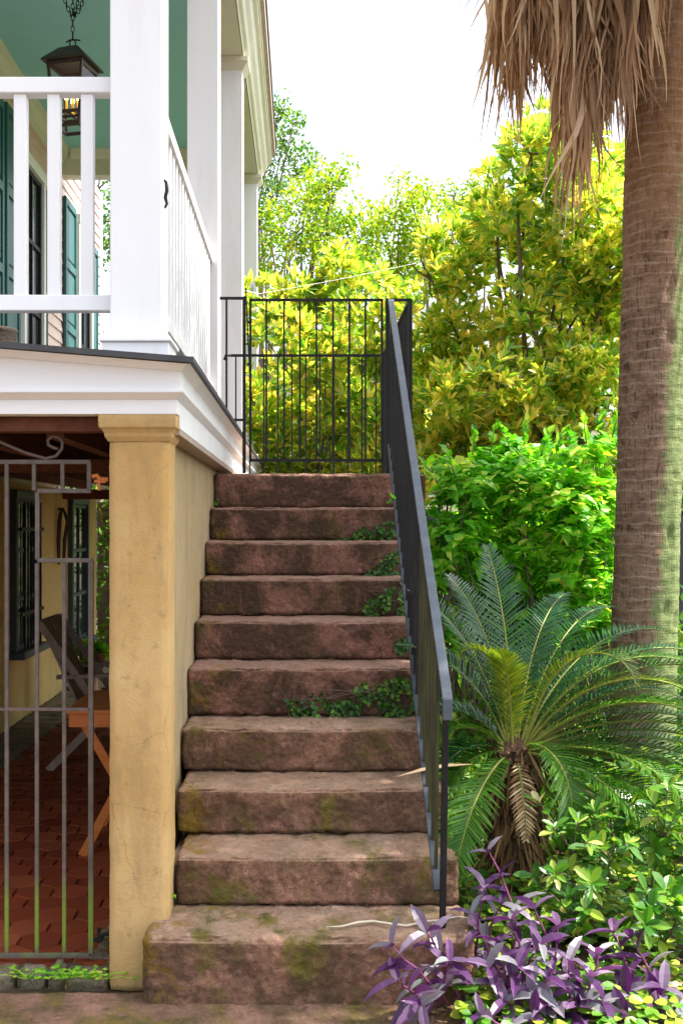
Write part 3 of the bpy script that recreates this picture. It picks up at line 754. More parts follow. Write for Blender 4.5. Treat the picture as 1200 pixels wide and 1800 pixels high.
for dx, dy in ((-.04, -.03), (.045, -.02), (-.01, .05), (.015, -.06)):
    c = MB(); c.lathe((LX + dx, LY + dy, zm + .012), [(.0, 0), (.02, .0), (.018, .02), (.009, .022), (.009, .09), (0, .09)], 10)
    o = c.build('candle', 'candle', lan, smooth=True)
    b = MB(); b.lathe((LX + dx, LY + dy, zm + .103), [(.0, 0), (.012, .008), (.016, .025), (.010, .05), (0, .07)], 10); b.build('bulb', 'flame', o, smooth=True)
def chain_link(mb, c, ax_, r=.012, L=.026):
    pts = []
    for k in range(13):
        t = 2 * PI * k / 12; u = math.cos(t) * r; w = math.sin(t) * L
        pts.append(V(c) + (V((u, 0, w)) if ax_ == 0 else V((0, u, w))))
    mb.tube(pts, .0035, 5, False)
mb = MB()
pts = [(LX + .022 * math.cos(t), LY, zt_ + .052 + .03 * math.sin(t)) for t in [2 * PI * k / 14 for k in range(15)]]
mb.tube(pts, .005, 6, False)
mb.tube([(LX - .05, LY, zt_ + .06), (LX - .02, LY, zt_ + .078), (LX + .02, LY, zt_ + .08), (LX + .055, LY, zt_ + .075)], .006, 5)
mb.tube([(LX + .0, LY, zt_ + .08), (LX + .0, LY, zt_ + .14)], .006, 5)
z = zt_ + .16; k = 0
while z < 6.0: chain_link(mb, (LX, LY, z), k % 2); z += .042; k += 1
for sx, rr in ((-1, .055), (1, .07), (.6, .06)):       # slack loops of spare chain
    for i in range(13):
        t = i / 12; zz = zt_ + .24 + .36 * t; chain_link(mb, (LX + sx * rr * math.sin(PI * min(1, t * 1.1)) , LY + .03 * sx * math.sin(PI * t), zz), i % 2, .011, .022)
mb.build('chain', 'iron', lan, smooth=True)

# ================================================================== IRON WORK on the landing
GY = 6.56
def gp(px, py, Y=GY): return at(px, py, Y)
ZL = ZK[10]
gate = thing('landing_gate', 'closed black iron gate of plain vertical bars at the top of the steps', 'gate', (gp(556, 830)[0], GY, ZL))
mb = MB()
for px in (440, 671): mb.bar(gp(px, 525), gp(px, 812), .014, .014)
for py in (527, 809): mb.bar(gp(440, py), gp(671, py), .014, .016)
mb.build('gate_frame', 'iron', gate)
for px in (468, 499, 527, 556, 585, 614, 642):
    mb = MB(); mb.bar(gp(px, 529), gp(px, 807), .011, .011); mb.build('bar', 'iron', gate)
mb = MB(); mb.tube([gp(434, 566), gp(440, 566)], .01); mb.tube([gp(434, 640), gp(440, 640)], .01); mb.build('hinge', 'iron', gate)
mb = MB(); mb.tube([gp(432, 505, GY + .02), gp(436, 600, GY + .03), gp(440, 680, GY + .04), gp(444, 710, GY + .04), gp(447, 714, GY + .04), gp(448, 706, GY + .04)], .0045, 5); mb.build('gate_hook', 'iron', gate)
lr = thing('landing_railing', 'black iron railing enclosing the stair landing on its far and right sides', 'railing', (.05, 8.73, ZL))
FY = 8.73; RX = ax(720, 6.58); ZT = az(527, 6.56)
mb = MB()
mb.bar((-.56, FY, ZT), (RX, FY, ZT), .018, .02)
mb.bar((RX, 6.56, ZT), (RX, FY, ZT), .02, .018)
mb.bar(gp(679, 527), (RX, GY, ZT), .018, .016)
mb.build('top_rail', 'iron', lr)
mb = MB(); mb.bar((-.56, FY, ZL + .09), (RX, FY, ZL + .09), .014, .016); mb.bar((RX, 6.6, ZL + .09), (RX, FY, ZL + .09), .014, .016); mb.build('bottom_rail', 'iron', lr)
x = -.52
while x < RX - .03:
    mb = MB(); mb.bar((x, FY, ZL - .01), (x, FY, ZT - .01), .011, .011); mb.build('baluster', 'iron', lr); x += .1107
y = 6.66
while y < FY - .04:
    mb = MB(); mb.bar((RX, y, ZL - .01), (RX, y, ZT - .01), .011, .011); mb.build('baluster', 'iron', lr); y += .105
for p in ((RX, GY), (RX, FY), (gp(681, 527)[0], GY)):
    mb = MB(); mb.box(p[0] - .012, p[0] + .012, p[1] - .012, p[1] + .012, ZL - .01, ZT + .006); mb.build('post', 'iron', lr)
mb = MB(); mb.tube([(-.56, FY, ZT), (-.60, FY - .01, ZT), (-.61, FY - .012, ZT - .03), (-.585, FY - .012, ZT - .035)], .012, 6); mb.build('rail_curl', 'iron', lr)
sp_ = thing('deck_iron_panel', 'short fixed iron panel and post between the white column and the landing gate', 'railing', (gp(429, 830)[0], GY, ZL))
mb = MB(); mb.bar(gp(429, 521), gp(429, 832), .02, .02); mb.build('post', 'iron', sp_)
mb = MB(); mb.bar(gp(386, 524), gp(428, 524), .014, .016); mb.bar(gp(398, 738), gp(428, 738), .014, .014); mb.build('rail', 'iron', sp_)
mb = MB(); mb.bar(gp(398, 525), gp(398, 738), .012, .012); mb.build('bar', 'iron', sp_)

# stair railing
sr = thing('stair_railing', 'sloping iron stair railing with flat grey blue handrail beside the garden', 'railing', (.495, 3.92, ZK[1]))
ha = V((.500, 3.80, az(1222, 3.80))); hb_ = V((.523, 6.30, az(560, 6.30))); hc = V((.527, 6.52, az(527, 6.52)))
mb = MB(); mb.bar(ha, hb_, .035, .012); mb.bar(hb_, hc, .035, .012)
# rounded nose turning down
mb.bar(ha + V((0, .004, .003)), ha + V((0, -.012, -.016)), .035, .012, (0, 1, 0)); mb.bar(ha + V((0, -.012, -.012)), ha + V((.0, -.012, -.085)), .033, .012, (0, 1, 0))
mb.build('handrail', 'railpaint', sr, bevel=.003)
ba = V((.482, 3.90, ZK[1] + .13)); bb = V((.516, 6.45, az(803, 6.45) + .07))
mb = MB(); mb.bar(ba, bb, .032, .012); mb.build('bottom_rail', 'railgrey', sr, bevel=.002)
mb = MB(); mb.bar(ha + V((.0, .03, -.03)), V((.497, 3.90, ZK[1] - .01)), .022, .022, (0, 1, 0)); mb.build('post', 'iron', sr, bevel=.003)
n = 24
for i in range(n):
    t = (i + .7) / n
    lo = ba.lerp(bb, t); 
    tt = (lo.y - ha.y) / (hb_.y - ha.y)
    hi = ha.lerp(hb_, min(tt, 1.0)); hi.y = lo.y
    mb = MB(); mb.bar(lo, (lo.x * .5 + hi.x * .5, lo.y, hi.z - .007), .012, .012, (0, 1, 0)); mb.build('baluster', 'algaeiron' if i < 7 else 'iron', sr)

# ================================================================== BASEMENT GATE
BG = 4.12
def q(px, py): return at(px, py, BG)
bg = thing('basement_gate', 'brown iron gate with stepped corner and scroll under the porch', 'gate', (ax(60, BG), BG, .04))
zlow = 1680
mb = MB()
th = .0165
mb.bar(q(-70, 812), q(159.5, 812), th, th); mb.bar(q(157, 814), q(157, 862), th, th); mb.bar(q(66, 863), q(160.5, 863), th, th)
mb.bar(q(66, 865), q(66, 984), th, th); mb.bar(q(66, 985), q(163, 985), th, th)
mb.bar(q(160, 986), q(160, zlow), th * 1.15, th); mb.bar(q(-70, zlow), q(163, zlow), th, th * 1.1); mb.bar(q(-66, 812), q(-66, zlow), th, th)
mb.build('gate_frame', 'mossiron', bg, bevel=.002)
mb = MB(); mb.bar(q(-66, 1247), q(159, 1247), th, .012); mb.build('middle_rail', 'rust', bg, bevel=.002)
for px, t, b_ in ((-40, 814, zlow), (12, 814, zlow), (65, 990, zlow), (113, 990, zlow), (60, 814, 862), (110, 814, 862)):
    mb = MB(); mb.bar(q(px, t), q(px, b_), .0145, .0145); mb.build('bar', 'mossiron', bg, bevel=.002)
mb = MB(); pts = [q(-60, 740), q(0, 777), q(45, 796), q(80, 806), q(98, 802), q(109, 789), q(110, 777), q(103, 768), q(92, 767), q(84, 773), q(85, 782), q(94, 787), q(102, 789)]
mb.tube(pts, .0065, 7); mb.build('scroll', 'rust', bg, smooth=True)
mb = MB(); mb.tube([q(160, 1650), q(172, 1655), q(178, 1652), q(182, 1643), q(192, 1642)], .008, 7); mb.bar(q(174, 1632), q(174, 1650), .012, .012); mb.build('latch', 'iron', bg)
gh = thing('gate_pintle', 'small rusty red bracket fixed to the ochre pier near the gate top', 'bracket', q(178, 845))
mb = MB(); mb.tube([q(162, 838), q(170, 836), q(176, 842), q(190, 843)], .009, 7); mb.bar(q(174, 842), q(174, 862), .011, .011); mb.bar(q(166, 846), q(186, 846), .012, .012)
mb.build('bracket', 'rustred', gh) if False else mb.build('bracket', 'orange', gh)

# ================================================================== UNDER THE PORCH
tb = thing('folding_table', 'orange wooden folding table with crossed legs behind the ochre pier', 'table', (-.95, 5.7, .02))
mb = MB(); mb.box(-1.155, -.705, 5.40, 6.05, .725, .745); mb.build('tabletop', 'orange', tb, bevel=.004)
mb = MB(); mb.box(-1.14, -.71, 5.41, 5.43, .66, .724); mb.box(-1.14, -.71, 6.02, 6.04, .66, .724); mb.box(-1.14, -1.12, 5.43, 6.02, .66, .724); mb.build('apron', 'orange', tb)
for y in (5.44, 5.98):
    for a, b in (((-1.09, .7), (-.70, .02)), ((-.72, .7), (-1.08, .02))):
        mb = MB(); mb.bar((a[0], y + (.02 if a[0] < -.9 else 0), a[1]), (b[0], y + (.02 if a[0] < -.9 else 0), b[1]), .045, .02, (0, 1, 0)); mb.build('leg', 'orange', tb, bevel=.003)
ch = thing('deck_chair', 'weathered grey wooden armchair with slatted reclining back against yellow wall', 'chair', (-1.4, 7.6, .02))
cy0, cy1 = 7.35, 7.9
mb = MB()
for i in range(6):
    y = cy0 + (cy1 - cy0) * (i + .5) / 6; mb.bar((-1.74, y, 1.0), (-1.47, y, .40), .066, .018, (1, 0, 0))
mb.bar((-1.745, cy0 - .02, .98), (-1.745, cy1 + .02, .98), .03, .06); mb.build('backrest', 'greywood', ch)
mb = MB()
for i in range(6): mb.box(-1.47 + i * .075, -1.405 + i * .075, cy0, cy1, .40, .42)
mb.build('seat', 'greywood', ch)
for y in (cy0 - .03, cy1 + .03):
    mb = MB(); mb.bar((-1.62, y, .64), (-1.0, y, .66), .06, .025); mb.build('armrest', 'greywood', ch)
    mb = MB(); mb.bar((-1.68, y, .02), (-1.08, y, .62), .05, .025, (0, 1, 0)); mb.build('leg', 'greywood', ch)
    mb = MB(); mb.bar((-1.74, y, 1.0), (-1.05, y, .02), .05, .025, (0, 1, 0)); mb.build('leg', 'greywood', ch)
# potted fern
pf = thing('potted_fern', 'leafy fern in a dark pot on a stand below the slate framed window', 'potted plant', (ax(162, 9.5), 9.5, .02))
PX = ax(162, 9.5)
mb = MB(); mb.lathe((PX, 9.5, .02), [(0, 0), (.13, 0), (.13, .03), (.05, .05), (.05, .33), (.12, .35), (.12, .36), (.0, .36)], 18); mb.build('stand', 'greywood', pf)
mb = MB(); mb.lathe((PX, 9.5, .381), [(0, 0), (.085, 0), (.12, .17), (.13, .175), (.13, .19), (.11, .19), (.1, .16), (0, .16)], 20); mb.build('pot', 'pot', pf, smooth=True)
rng = random.Random(2); mb = MB()
for i in range(70):
    a = rng.uniform(0, 2 * PI); el = rng.uniform(.2, 1.2); L = rng.uniform(.2, .34)
    d = V((math.cos(a) * math.cos(el), math.sin(a) * math.cos(el), math.sin(el)))
    p0 = V((PX, 9.5, .55))
    for j in range(9):
        t = (j + 1) / 9; p = p0 + d * L * t - V((0, 0, .22 * t * t * L / .25))
        for s in (-1, 1):
            mb.leaf2(p, d.cross(V((0, 0, 1))) * s + d * .5, V((0, 0, 1)), .06 * (1.1 - t * .6), .022)
mb.build('fronds', 'bush', pf)
mb = MB(); bx = thing('meter_box', 'small rounded beige box with a cable low on the yellow wall', 'box', (BX, by(97), .5))
mb.box(BX + .001, BX + .09, by(93), by(101), .42, .60); mb.build('casing', 'greybox', bx, bevel=.02)
mb = MB(); mb.tube([(BX + .05, by(97), .42), (BX + .05, by(98), .3), (BX + .06, by(102), .12), (BX + .08, by(106), .03)], .009); mb.build('cord', 'strap', bx)
hs = thing('hanging_straps', 'dark leather straps hanging on the yellow wall between the basement windows', 'straps', (BX, by(103), 1.8))
rng = random.Random(4); mb = MB()
yc = by(102)
mb.tube([(BX + .001, yc, 1.80), (BX + .06, yc, 1.80)], .012)
for i in (0, 1, 4, 5):
    o_ = (i - 2.5) * .05
    pts = [(BX + .04, yc + o_ * .4, 1.80), (BX + .03 + .01 * i % 3, yc + o_ * 1.0, 1.68), (BX + .03, yc + o_ * 1.4 + .02, 1.5), (BX + .03, yc + o_ * 1.1, 1.30 + rng.uniform(-.05, .06))]
    mb.tube(pts, [.010, .012, .011, .008], 6)
mb.build('strap', 'strap', hs, smooth=True)
bp = thing('brick_pillar', 'old brick gate pillar with stone cap seen beyond the basement passage', 'pillar', (ax(184, 14), 14, 0))
X0 = ax(171, 14)
mb = MB(); mb.box(X0, X0 + .45, 14, 14.45, -.02, 1.84); mb.build('shaft', 'brick', bp)
mb = MB(); mb.box(X0 - .05, X0 + .5, 13.95, 14.5, 1.841, 1.93); mb.frustum((X0, X0 + .45, 14, 14.45), (X0 + .1, X0 + .35, 14.1, 14.35), 1.93, 2.03); mb.build('pillar_cap', 'cobble', bp)
wk = thing('wicker_basket', 'dark woven wicker basket standing on the porch floor behind the front railing', 'basket', (ax(-12, 5.6), 5.6, zdeck(-1.55) + .02))
mb = MB(); mb.lathe((ax(-12, 5.6), 5.6, zdeck(-1.55) + .022), [(0, 0), (.11, 0), (.125, .1), (.13, .2), (.118, .29), (.125, .305), (.115, .31), (.105, .28), (.115, .1), (0, .02)], 28); mb.build('basket_body', 'wicker', wk, smooth=True)
sh = thing('grey_shed', 'grey shingled outbuilding behind the house seen past the end of the porch', 'shed', (-5.6, 21, 0))
mb = MB(); mb.box(-7.4, -3.1, 20, 24, -.02, 3.4); mb.build('shed_wall', 'brick', sh)
mb = MB(); mb.prism_x([(19.7, 3.35), (22, 4.7), (24.3, 3.35), (24.3, 3.3), (19.7, 3.3)], -7.6, -2.9); mb.build('shed_roof', 'roof', sh)

# pale cottage and fence beyond the garden
ct = thing('pale_cottage', 'pale yellow cottage almost hidden behind the magnolia leaves', 'house', (1.5, 25, 0))
mb = MB(); mb.box(-2.2, 6.5, 24, 30, -.02, 4.9); mb.build('wall', 'palecottage', ct)
mb = MB(); mb.box(-2.5, 6.8, 23.7, 30.3, 4.9, 5.15); mb.build('eave', 'cream', ct)
mb = MB(); mb.prism_x([(23.6, 5.16), (30.4, 5.16), (27, 7.0)], -2.6, 6.9); mb.build('roof', 'roof', ct)
for x in (-1.2, .6, 2.6, 4.6):
    mb = MB(); mb.box(x - .5, x + .5, 23.97, 23.998, 2.2, 4.2); o = mb.build('window', 'white', ct)
    mb = MB(); mb.box(x - .42, x + .42, 23.95, 23.968, 2.28, 4.12); mb.build('pane', 'glassdark', o)
fe = thing('board_fence', 'dark slate board fence behind the bright green bushes and palm', 'fence', (3.5, 8.9, 0))
x = 1.0
mb = MB()
while x < 7.5:
    mb.box(x, x + .14, 8.9, 8.925, .02, 1.72 + .01 * math.sin(x * 9)); x += .146
mb.build('board_panel', 'darkfence', fe)
mb = MB(); mb.box(1.0, 7.5, 8.926, 8.97, .4, .5); mb.box(1.0, 7.5, 8.926, 8.97, 1.4, 1.5); mb.build('fence_rail', 'darkfence', fe)
for x in (1.0, 3.1, 5.2, 7.3):
    mb = MB(); mb.box(x, x + .1, 8.97, 9.07, -.02, 1.76); mb.build('post', 'darkfence', fe)

# ================================================================== VEGETATION
def limb_pts(a, b, rng, bend=.12, n=5):
    a, b = V(a), V(b); L = (b - a).length; out = []
    o = rsphere(rng) * bend * L
    for i in range(n + 1):
        t = i / n; out.append(a.lerp(b, t) + o * math.sin(PI * t) + rsphere(rng) * .015 * L * (0 < t < 1))
    return out
def tree(name, label, cat, base, lobes, leafmat, seed, dens, leafL, leafW, mode, trunk_r, group=None, thr=-.35, nscale=1.1, barkmat='bark', split=None):
    rng = random.Random(seed)
    t = thing(name, label, cat, base, group)
    mb = MB(); base = V(base)
    top = V((0, 0, 0))
    for l in lobes: top += l[0]
    top /= len(lobes)
    fork = base.lerp(V((top.x, top.y, base.z + (top.z - base.z) * .8)), .55)
    mb.tube(limb_pts(base, fork, rng, .04), [trunk_r * (1 - .08 * i) for i in range(6)], 9)
    for li, (c, r) in enumerate(lobes):
        if len(lobes) > 40 and li % 5: continue
        b1 = c + V((0, 0, -.15 * r))
        mb.tube(limb_pts(fork, b1, rng, .12), [trunk_r * (.5 if len(lobes) < 40 else .34) * (1 - .15 * i) for i in range(6)], 6)
        for k in range(3):
            tw = c + rsphere(rng) * r * .8
            mb.tube(limb_pts(b1, tw, rng, .12, 3), [trunk_r * .14, trunk_r * .11, trunk_r * .08, trunk_r * .04], 4)
    mb.build('trunk', barkmat, t, smooth=True)
    mb = MB()
    for c, r in lobes:
        n = int(dens * r * r)
        for i in range(n):
            d = rsphere(rng); d.z *= .9
            p = c + d * r * rng.uniform(.45, 1.08) ** .6
            if noise.noise(p * nscale + V((seed, 0, 0))) < thr: continue
            if noise.noise(p * nscale * 3 + V((0, seed, 0))) < thr * 1.1: continue
            axv = (d * .7 + V((0, -.25, .7)) + rsphere(rng) * .5).normalized()
            if mode == 'rosette':
                m = rng.randint(6, 9); s1 = axv.orthogonal().normalized(); s2 = axv.cross(s1); ph = rng.uniform(0, 6)
                for j in range(m):
                    a = ph + j * 2.4; tilt = rng.uniform(.2, 1.05)
                    dd = axv * math.cos(tilt) + (s1 * math.cos(a) + s2 * math.sin(a)) * math.sin(tilt)
                    L = leafL * rng.uniform(.6, 1.2)
                    mb.leaf(p + dd * .01, dd + rsphere(rng) * .15, axv, L, leafW * rng.uniform(.7, 1.1), rng.uniform(.0, .25), .16)
            else:
                for j in range(5):
                    q_ = p + rsphere(rng) * leafL * 1.6; dd = (rsphere(rng) + axv * .4 + V((0, 0, -.2))).normalized()
                    mb.leaf2(q_, dd, rsphere(rng) + V((0, 0, 1.2)), leafL * rng.uniform(.6, 1.2), leafW * rng.uniform(.8, 1.2))
    mb.build('crown', leafmat, t)
    return t
def lobes_px(lst, Y0, Y1, seed):
    rng = random.Random(seed); out = []
    for px, py, r in lst:
        Y = rng.uniform(Y0, Y1); out.append((at(px, py, Y), r * Y / F))
    return out
def split_lobes(ls, seed):
    rng = random.Random(seed); out = []
    for c, r in ls:
        for k in range(6):
            d = rsphere(rng); d.y = -abs(d.y) * .8 if k < 4 else d.y
            out.append((c + d * r * .66, r * rng.uniform(.42, .62)))
    return out
MAGA = [(955, 330, 110), (1050, 300, 110), (880, 410, 95), (1000, 470, 140), (800, 500, 95), (1075, 600, 120), (905, 590, 140), (765, 610, 95), (1000, 720, 130), (850, 730, 120), (740, 740, 90), (955, 230, 65), (850, 340, 45), (1080, 430, 110), (800, 800, 90), (930, 840, 110), (1060, 820, 100), (1010, 560, 80), (950, 520, 70), (930, 560, 60), (1060, 500, 70), (985, 610, 70), (1080, 360, 60)]
tree('magnolia_tree', 'large glossy magnolia tree with golden leaves rising behind the palm trunk', 'tree', (2.75, 11.6, 0), split_lobes(lobes_px(MAGA, 10.3, 12.0, 1), 5), 'magnolia', 7, 480, .150, .046, 'rosette', .10, 'magnolias beyond the landing', -.40, 1.5)
MAGB = [(490, 540, 75), (590, 510, 65), (655, 520, 65), (520, 640, 85), (620, 640, 85), (690, 620, 60), (560, 740, 95), (660, 750, 90), (480, 750, 80), (520, 830, 80), (620, 840, 90), (700, 830, 70)]
tree('magnolia_tree', 'lower magnolia tree with yellow leaves filling the view through the landing gate', 'tree', (.35, 11.5, 0), split_lobes(lobes_px(MAGB, 10.2, 11.6, 2), 6), 'magnolia', 9, 560, .145, .045, 'rosette', .06, 'magnolias beyond the landing', -.42, 1.5)
TC = [(520, 400, 65), (585, 350, 50), (500, 460, 75), (590, 420, 55), (540, 340, 35), (620, 470, 55), (475, 400, 40), (560, 300, 18), (600, 300, 20), (578, 325, 26), (515, 320, 18), (640, 400, 26), (565, 395, 35)]
tree('feathery_tree', 'pale green small leaved tree standing against the sky above the landing gate', 'tree', (.2, 16.8, 0), lobes_px(TC, 16, 17.5, 3), 'lightleaf', 13, 1250, .085, .05, 'scatter', .07, 'airy trees beyond the magnolias', -.10, 2.3)
TD = [(700, 400, 60), (745, 395, 55), (680, 450, 70), (720, 340, 30), (790, 420, 55), (750, 470, 70), (650, 480, 50), (700, 318, 15), (745, 340, 20), (765, 365, 22), (665, 385, 25)]
tree('feathery_tree', 'yellow green airy tree between the pale tree and the big magnolia', 'tree', (2.0, 17.0, 0), lobes_px(TD, 16, 17.5, 4), 'lightleaf', 17, 1300, .085, .05, 'scatter', .07, 'airy trees beyond the magnolias', -.10, 2.3)
TE = [(820, 390, 50), (850, 350, 40), (800, 340, 25), (860, 430, 60), (835, 322, 14), (805, 365, 18), (785, 380, 20)]
tree('feathery_tree', 'thin green treetop just left of the big magnolia crown', 'tree', (3.0, 18.5, 0), lobes_px(TE, 18, 19, 5), 'lightleaf', 19, 1200, .085, .05, 'scatter', .07, 'airy trees beyond the magnolias', -.10, 2.3)
TF = [(470, 300, 45), (500, 240, 32), (530, 285, 30), (480, 350, 35), (490, 190, 22), (450, 260, 45), (515, 215, 15), (555, 275, 14)]
tree('shade_tree', 'dark green tree peeking out past the porch eave', 'tree', (-.9, 20, 0), lobes_px(TF, 19.5, 21, 6), 'darkleaf', 23, 1600, .085, .05, 'scatter', .07, None, -.1, 2.2)
TG = [(170, 330, 50), (200, 380, 50), (180, 430, 45), (330, 330, 60), (220, 440, 40)]
tree('shade_tree', 'leafy tree glimpsed behind the far end of the porch', 'tree', (-4.0, 24, 0), lobes_px(TG, 23, 25, 7), 'darkleaf', 27, 420, .1, .06, 'scatter', .18, None, -.2, 1.2)
ST = [(V((2.2, 4.2, 6.0)), .75), (V((2.9, 4.4, 6.3)), .85), (V((1.9, 5.1, 6.2)), .8), (V((2.7, 5.3, 6.4)), .8), (V((2.4, 4.7, 6.8)), .9), (V((1.7, 4.5, 5.9)), .55), (V((2.0, 5.8, 6.6)), .6)]  # crown of an added, unseen tree that casts shade on the steps
tree('shade_tree', 'leafy tree added out of view beyond the right edge to shade the steps', 'tree', (4.2, 4.6, 0), ST, 'darkleaf', 29, 700, .1, .06, 'scatter', .13, None, -.5, 1.2)
# far hedge, one mass
mb = MB(); rng = random.Random(31)
for i in range(16000):
    x = rng.uniform(-3.5, 9); y = rng.uniform(13.2, 14.6); zmax = 3.7 + .6 * noise.noise(V((x * .8, 0, 3)))
    p = V((x, y, rng.uniform(0, zmax)))
    mb.leaf2(p, rsphere(rng) + V((0, -.3, .2)), rsphere(rng) + V((0, -.6, .6)), rng.uniform(.09, .17), rng.uniform(.05, .08))
tag(mb.build('hedge', 'darkleaf'), 'dark green hedge massed behind the magnolias', 'hedge', kind='stuff')

# bright green bushes
def bush(label, base, lobes, seed, dens=620, extra=()):
    rng = random.Random(seed)
    t = thing('leafy_bush', label, 'bush', base, 'bright green bushes beside the stair'); base = V(base)
    st_ = MB(); mb = MB()
    for c, r in lobes:
        for k in range(3):
            tip = c + rsphere(rng) * r * .7
            st_.tube(limb_pts(base + V((rng.uniform(-.15, .15), rng.uniform(-.15, .15), 0)), tip, rng, .08, 5), [.012, .011, .009, .007, .005, .003], 5)
        for i in range(int(dens * r)):
            d = rsphere(rng); p = c + d * r * rng.uniform(.25, 1.08) ** .7
            if noise.noise(p * 3.2 + V((seed, 0, 0))) < -.28: continue
            axv = (d * .5 + V((0, 0, .8)) + rsphere(rng) * .5).normalized()
            s1 = axv.orthogonal().normalized(); s2 = axv.cross(s1); ph = rng.uniform(0, 6)
            for j in range(rng.randint(3, 5)):
                a = ph + j * 2.2
                dd = axv * rng.uniform(.0, .6) + (s1 * math.cos(a) + s2 * math.sin(a))
                L = rng.uniform(.035, .10) * rng.uniform(.8, 1.15)
                mb.lobed(p + axv * (j * .012), dd, axv + rsphere(rng) * .3, L, L * .85)
    for a, b, n in extra:
        a, b = V(a), V(b); st_.tube([a, a.lerp(b, .5) + V((0, 0, .01)), b], [.004, .003, .002], 5)
        for j in range(n):
            p = a.lerp(b, (j + 1) / n); dd = (b - a).normalized() + V((0, 0, .3)) + rsphere(rng) * .8
            mb.lobed(p, dd, V((0, -.4, 1)), .075, .06)
    st_.build('stems', 'bark', t, smooth=True); mb.build('foliage', 'bush', t)
def spr(px, py, Y, px2, py2): return (at(px, py, Y), at(px2, py2, Y - .02), 7)
bush('bright green bush pressing against the stair handrail', (1.0, 6.9, 0), lobes_px([(770, 900, 50), (815, 870, 55), (800, 960, 65), (850, 920, 65), (770, 840, 28), (790, 1030, 60), (860, 840, 45), (790, 1110, 60), (840, 1120, 60)], 6.7, 7.3, 41), 42, 620,
     [spr(745, 880, 6.0, 692, 878), spr(770, 850, 6.6, 745, 815), spr(830, 800, 6.8, 835, 760), spr(800, 840, 6.6, 785, 790), spr(860, 800, 6.9, 870, 748)])
bush('bright green bush in the middle of the bed in front of the fence', (1.45, 7.1, 0), lobes_px([(910, 860, 65), (935, 930, 75), (890, 980, 65), (960, 830, 50), (930, 1040, 60), (870, 1060, 55), (900, 800, 25), (930, 1110, 60)], 6.8, 7.4, 43), 44, 620,
     [spr(900, 800, 6.9, 880, 745), spr(950, 800, 6.9, 965, 760), spr(920, 790, 6.8, 925, 740), spr(975, 800, 6.8, 990, 755)])
bush('bright green bush close to the left side of the palm trunk', (1.9, 7.1, 0), lobes_px([(1010, 830, 55), (1055, 790, 45), (1000, 910, 70), (1065, 900, 50), (1030, 980, 65), (1070, 1010, 40), (985, 1030, 55), (1020, 1090, 60), (1065, 1080, 45)], 6.7, 7.3, 45), 46, 620,
     [spr(1050, 760, 6.8, 1060, 715), spr(1010, 800, 6.8, 1000, 765), spr(1075, 770, 6.7, 1085, 735), spr(1030, 780, 6.7, 1025, 735)])

# ---- sago palm
SC = V((ax(905, 4.65), 4.65, az(1312, 4.65)))
sago = thing('sago_palm', 'spreading sago palm with stiff feathery fronds beside the stair railing', 'cycad', (SC.x, SC.y, 0))
rng = random.Random(6)
mb = MB()
mb.lathe((SC.x, SC.y, 0), [(.075, 0), (.085, .1), (.09, .25), (.085, .42), (.07, SC.z - .02), (.03, SC.z + .03), (0, SC.z + .04)], 18)
for i in range(230):      # woody stubs of shed fronds in a spiral
    a = i * 2.39996; z = .03 + (SC.z - .03) * i / 230; rr = .085 - .02 * (z / SC.z)
    o = V((math.cos(a), math.sin(a), 0)); b0 = V((SC.x, SC.y, z)) + o * rr
    mb.bar(b0, b0 + o * rng.uniform(.025, .06) + V((0, 0, rng.uniform(.0, .05))), rng.uniform(.016, .028), .014)
mb.build('trunk', 'fibre', sago)
mb = MB()
for i in range(380):      # dead strips hanging from the crown
    a = rng.uniform(0, 2 * PI); z = SC.z * rng.uniform(.12, 1.0) ** .7; o = V((math.cos(a), math.sin(a), 0)); p = V((SC.x, SC.y, z)) + o * .10
    mb.leaf(p, o * rng.uniform(.1, .9) + V((rng.uniform(-.4, .4), rng.uniform(-.4, .4), -1.1)), o, rng.uniform(.06, .2), rng.uniform(.006, .018), .1, .2)
mb.build('dead_strips', 'litter', sago)
def frond(az_deg, el_deg, L, bend, tone=False, roll=0.0, lw=.115, bend_pow=1.5, twist=0.0, n=46, start=.14, ww=.0100):
    a = math.radians(az_deg); h = V((math.cos(a), math.sin(a), 0)); sidev = V((-math.sin(a), math.cos(a), 0))
    N = 26; p = SC + h * .03 + V((0, 0, -.02)); pts = [p.copy()]; ds = []
    for i in range(N):
        t = (i + .5) / N; e = math.radians(el_deg) - math.radians(bend) * t ** bend_pow
        d = h * math.cos(e) + V((0, 0, math.sin(e))) + sidev * twist * t
        d.normalize(); p = p + d * (L / N); pts.append(p.copy()); ds.append(d)
    r = MB(); r.tube(pts, [.0065 * (1 - .8 * i / N) + .0008 for i in range(N + 1)], 5)
    fr = r.build('frond', 'rachis', sago, smooth=True)
    m = MB()
    for i in range(n):
        t = start + (1 - start) * (i + .5) / n; f_ = t * N; k = min(int(f_), N - 1); q_ = pts[k].lerp(pts[k + 1], f_ - k); d = ds[k]
        s_ = d.cross(V((0, 0, 1)))
        if s_.length < .2: s_ = -sidev
        s_ = (-sidev * .6 + s_.normalized() * .4).normalized() if False else -sidev
        s_ = (s_ - d * s_.dot(d)).normalized(); up = s_.cross(d)
        if roll: s_ = (Matrix.Rotation(roll, 3, d) @ s_); up = s_.cross(d)
        w = lw * 1.15 * min(1, .35 + 2.4 * (t - start)) * (1 - .75 * max(0, (t - .55) / .45) ** 1.6) * rng.uniform(.93, 1.04)
        for sg in (-1, 1):
            dd = s_ * sg + d * (.55 + .35 * t) + up * .42 + rsphere(rng) * .10
            m.leaf(q_, dd, up, w * 1.12, ww, .10, .12, ((0, .8), (.5, 1), (1, 0)), -.10)
    m.build('leaflets', ('cycad', 'cycad_backlit', 'cycad_sunlit', 'skirt')[int(tone)], fr)
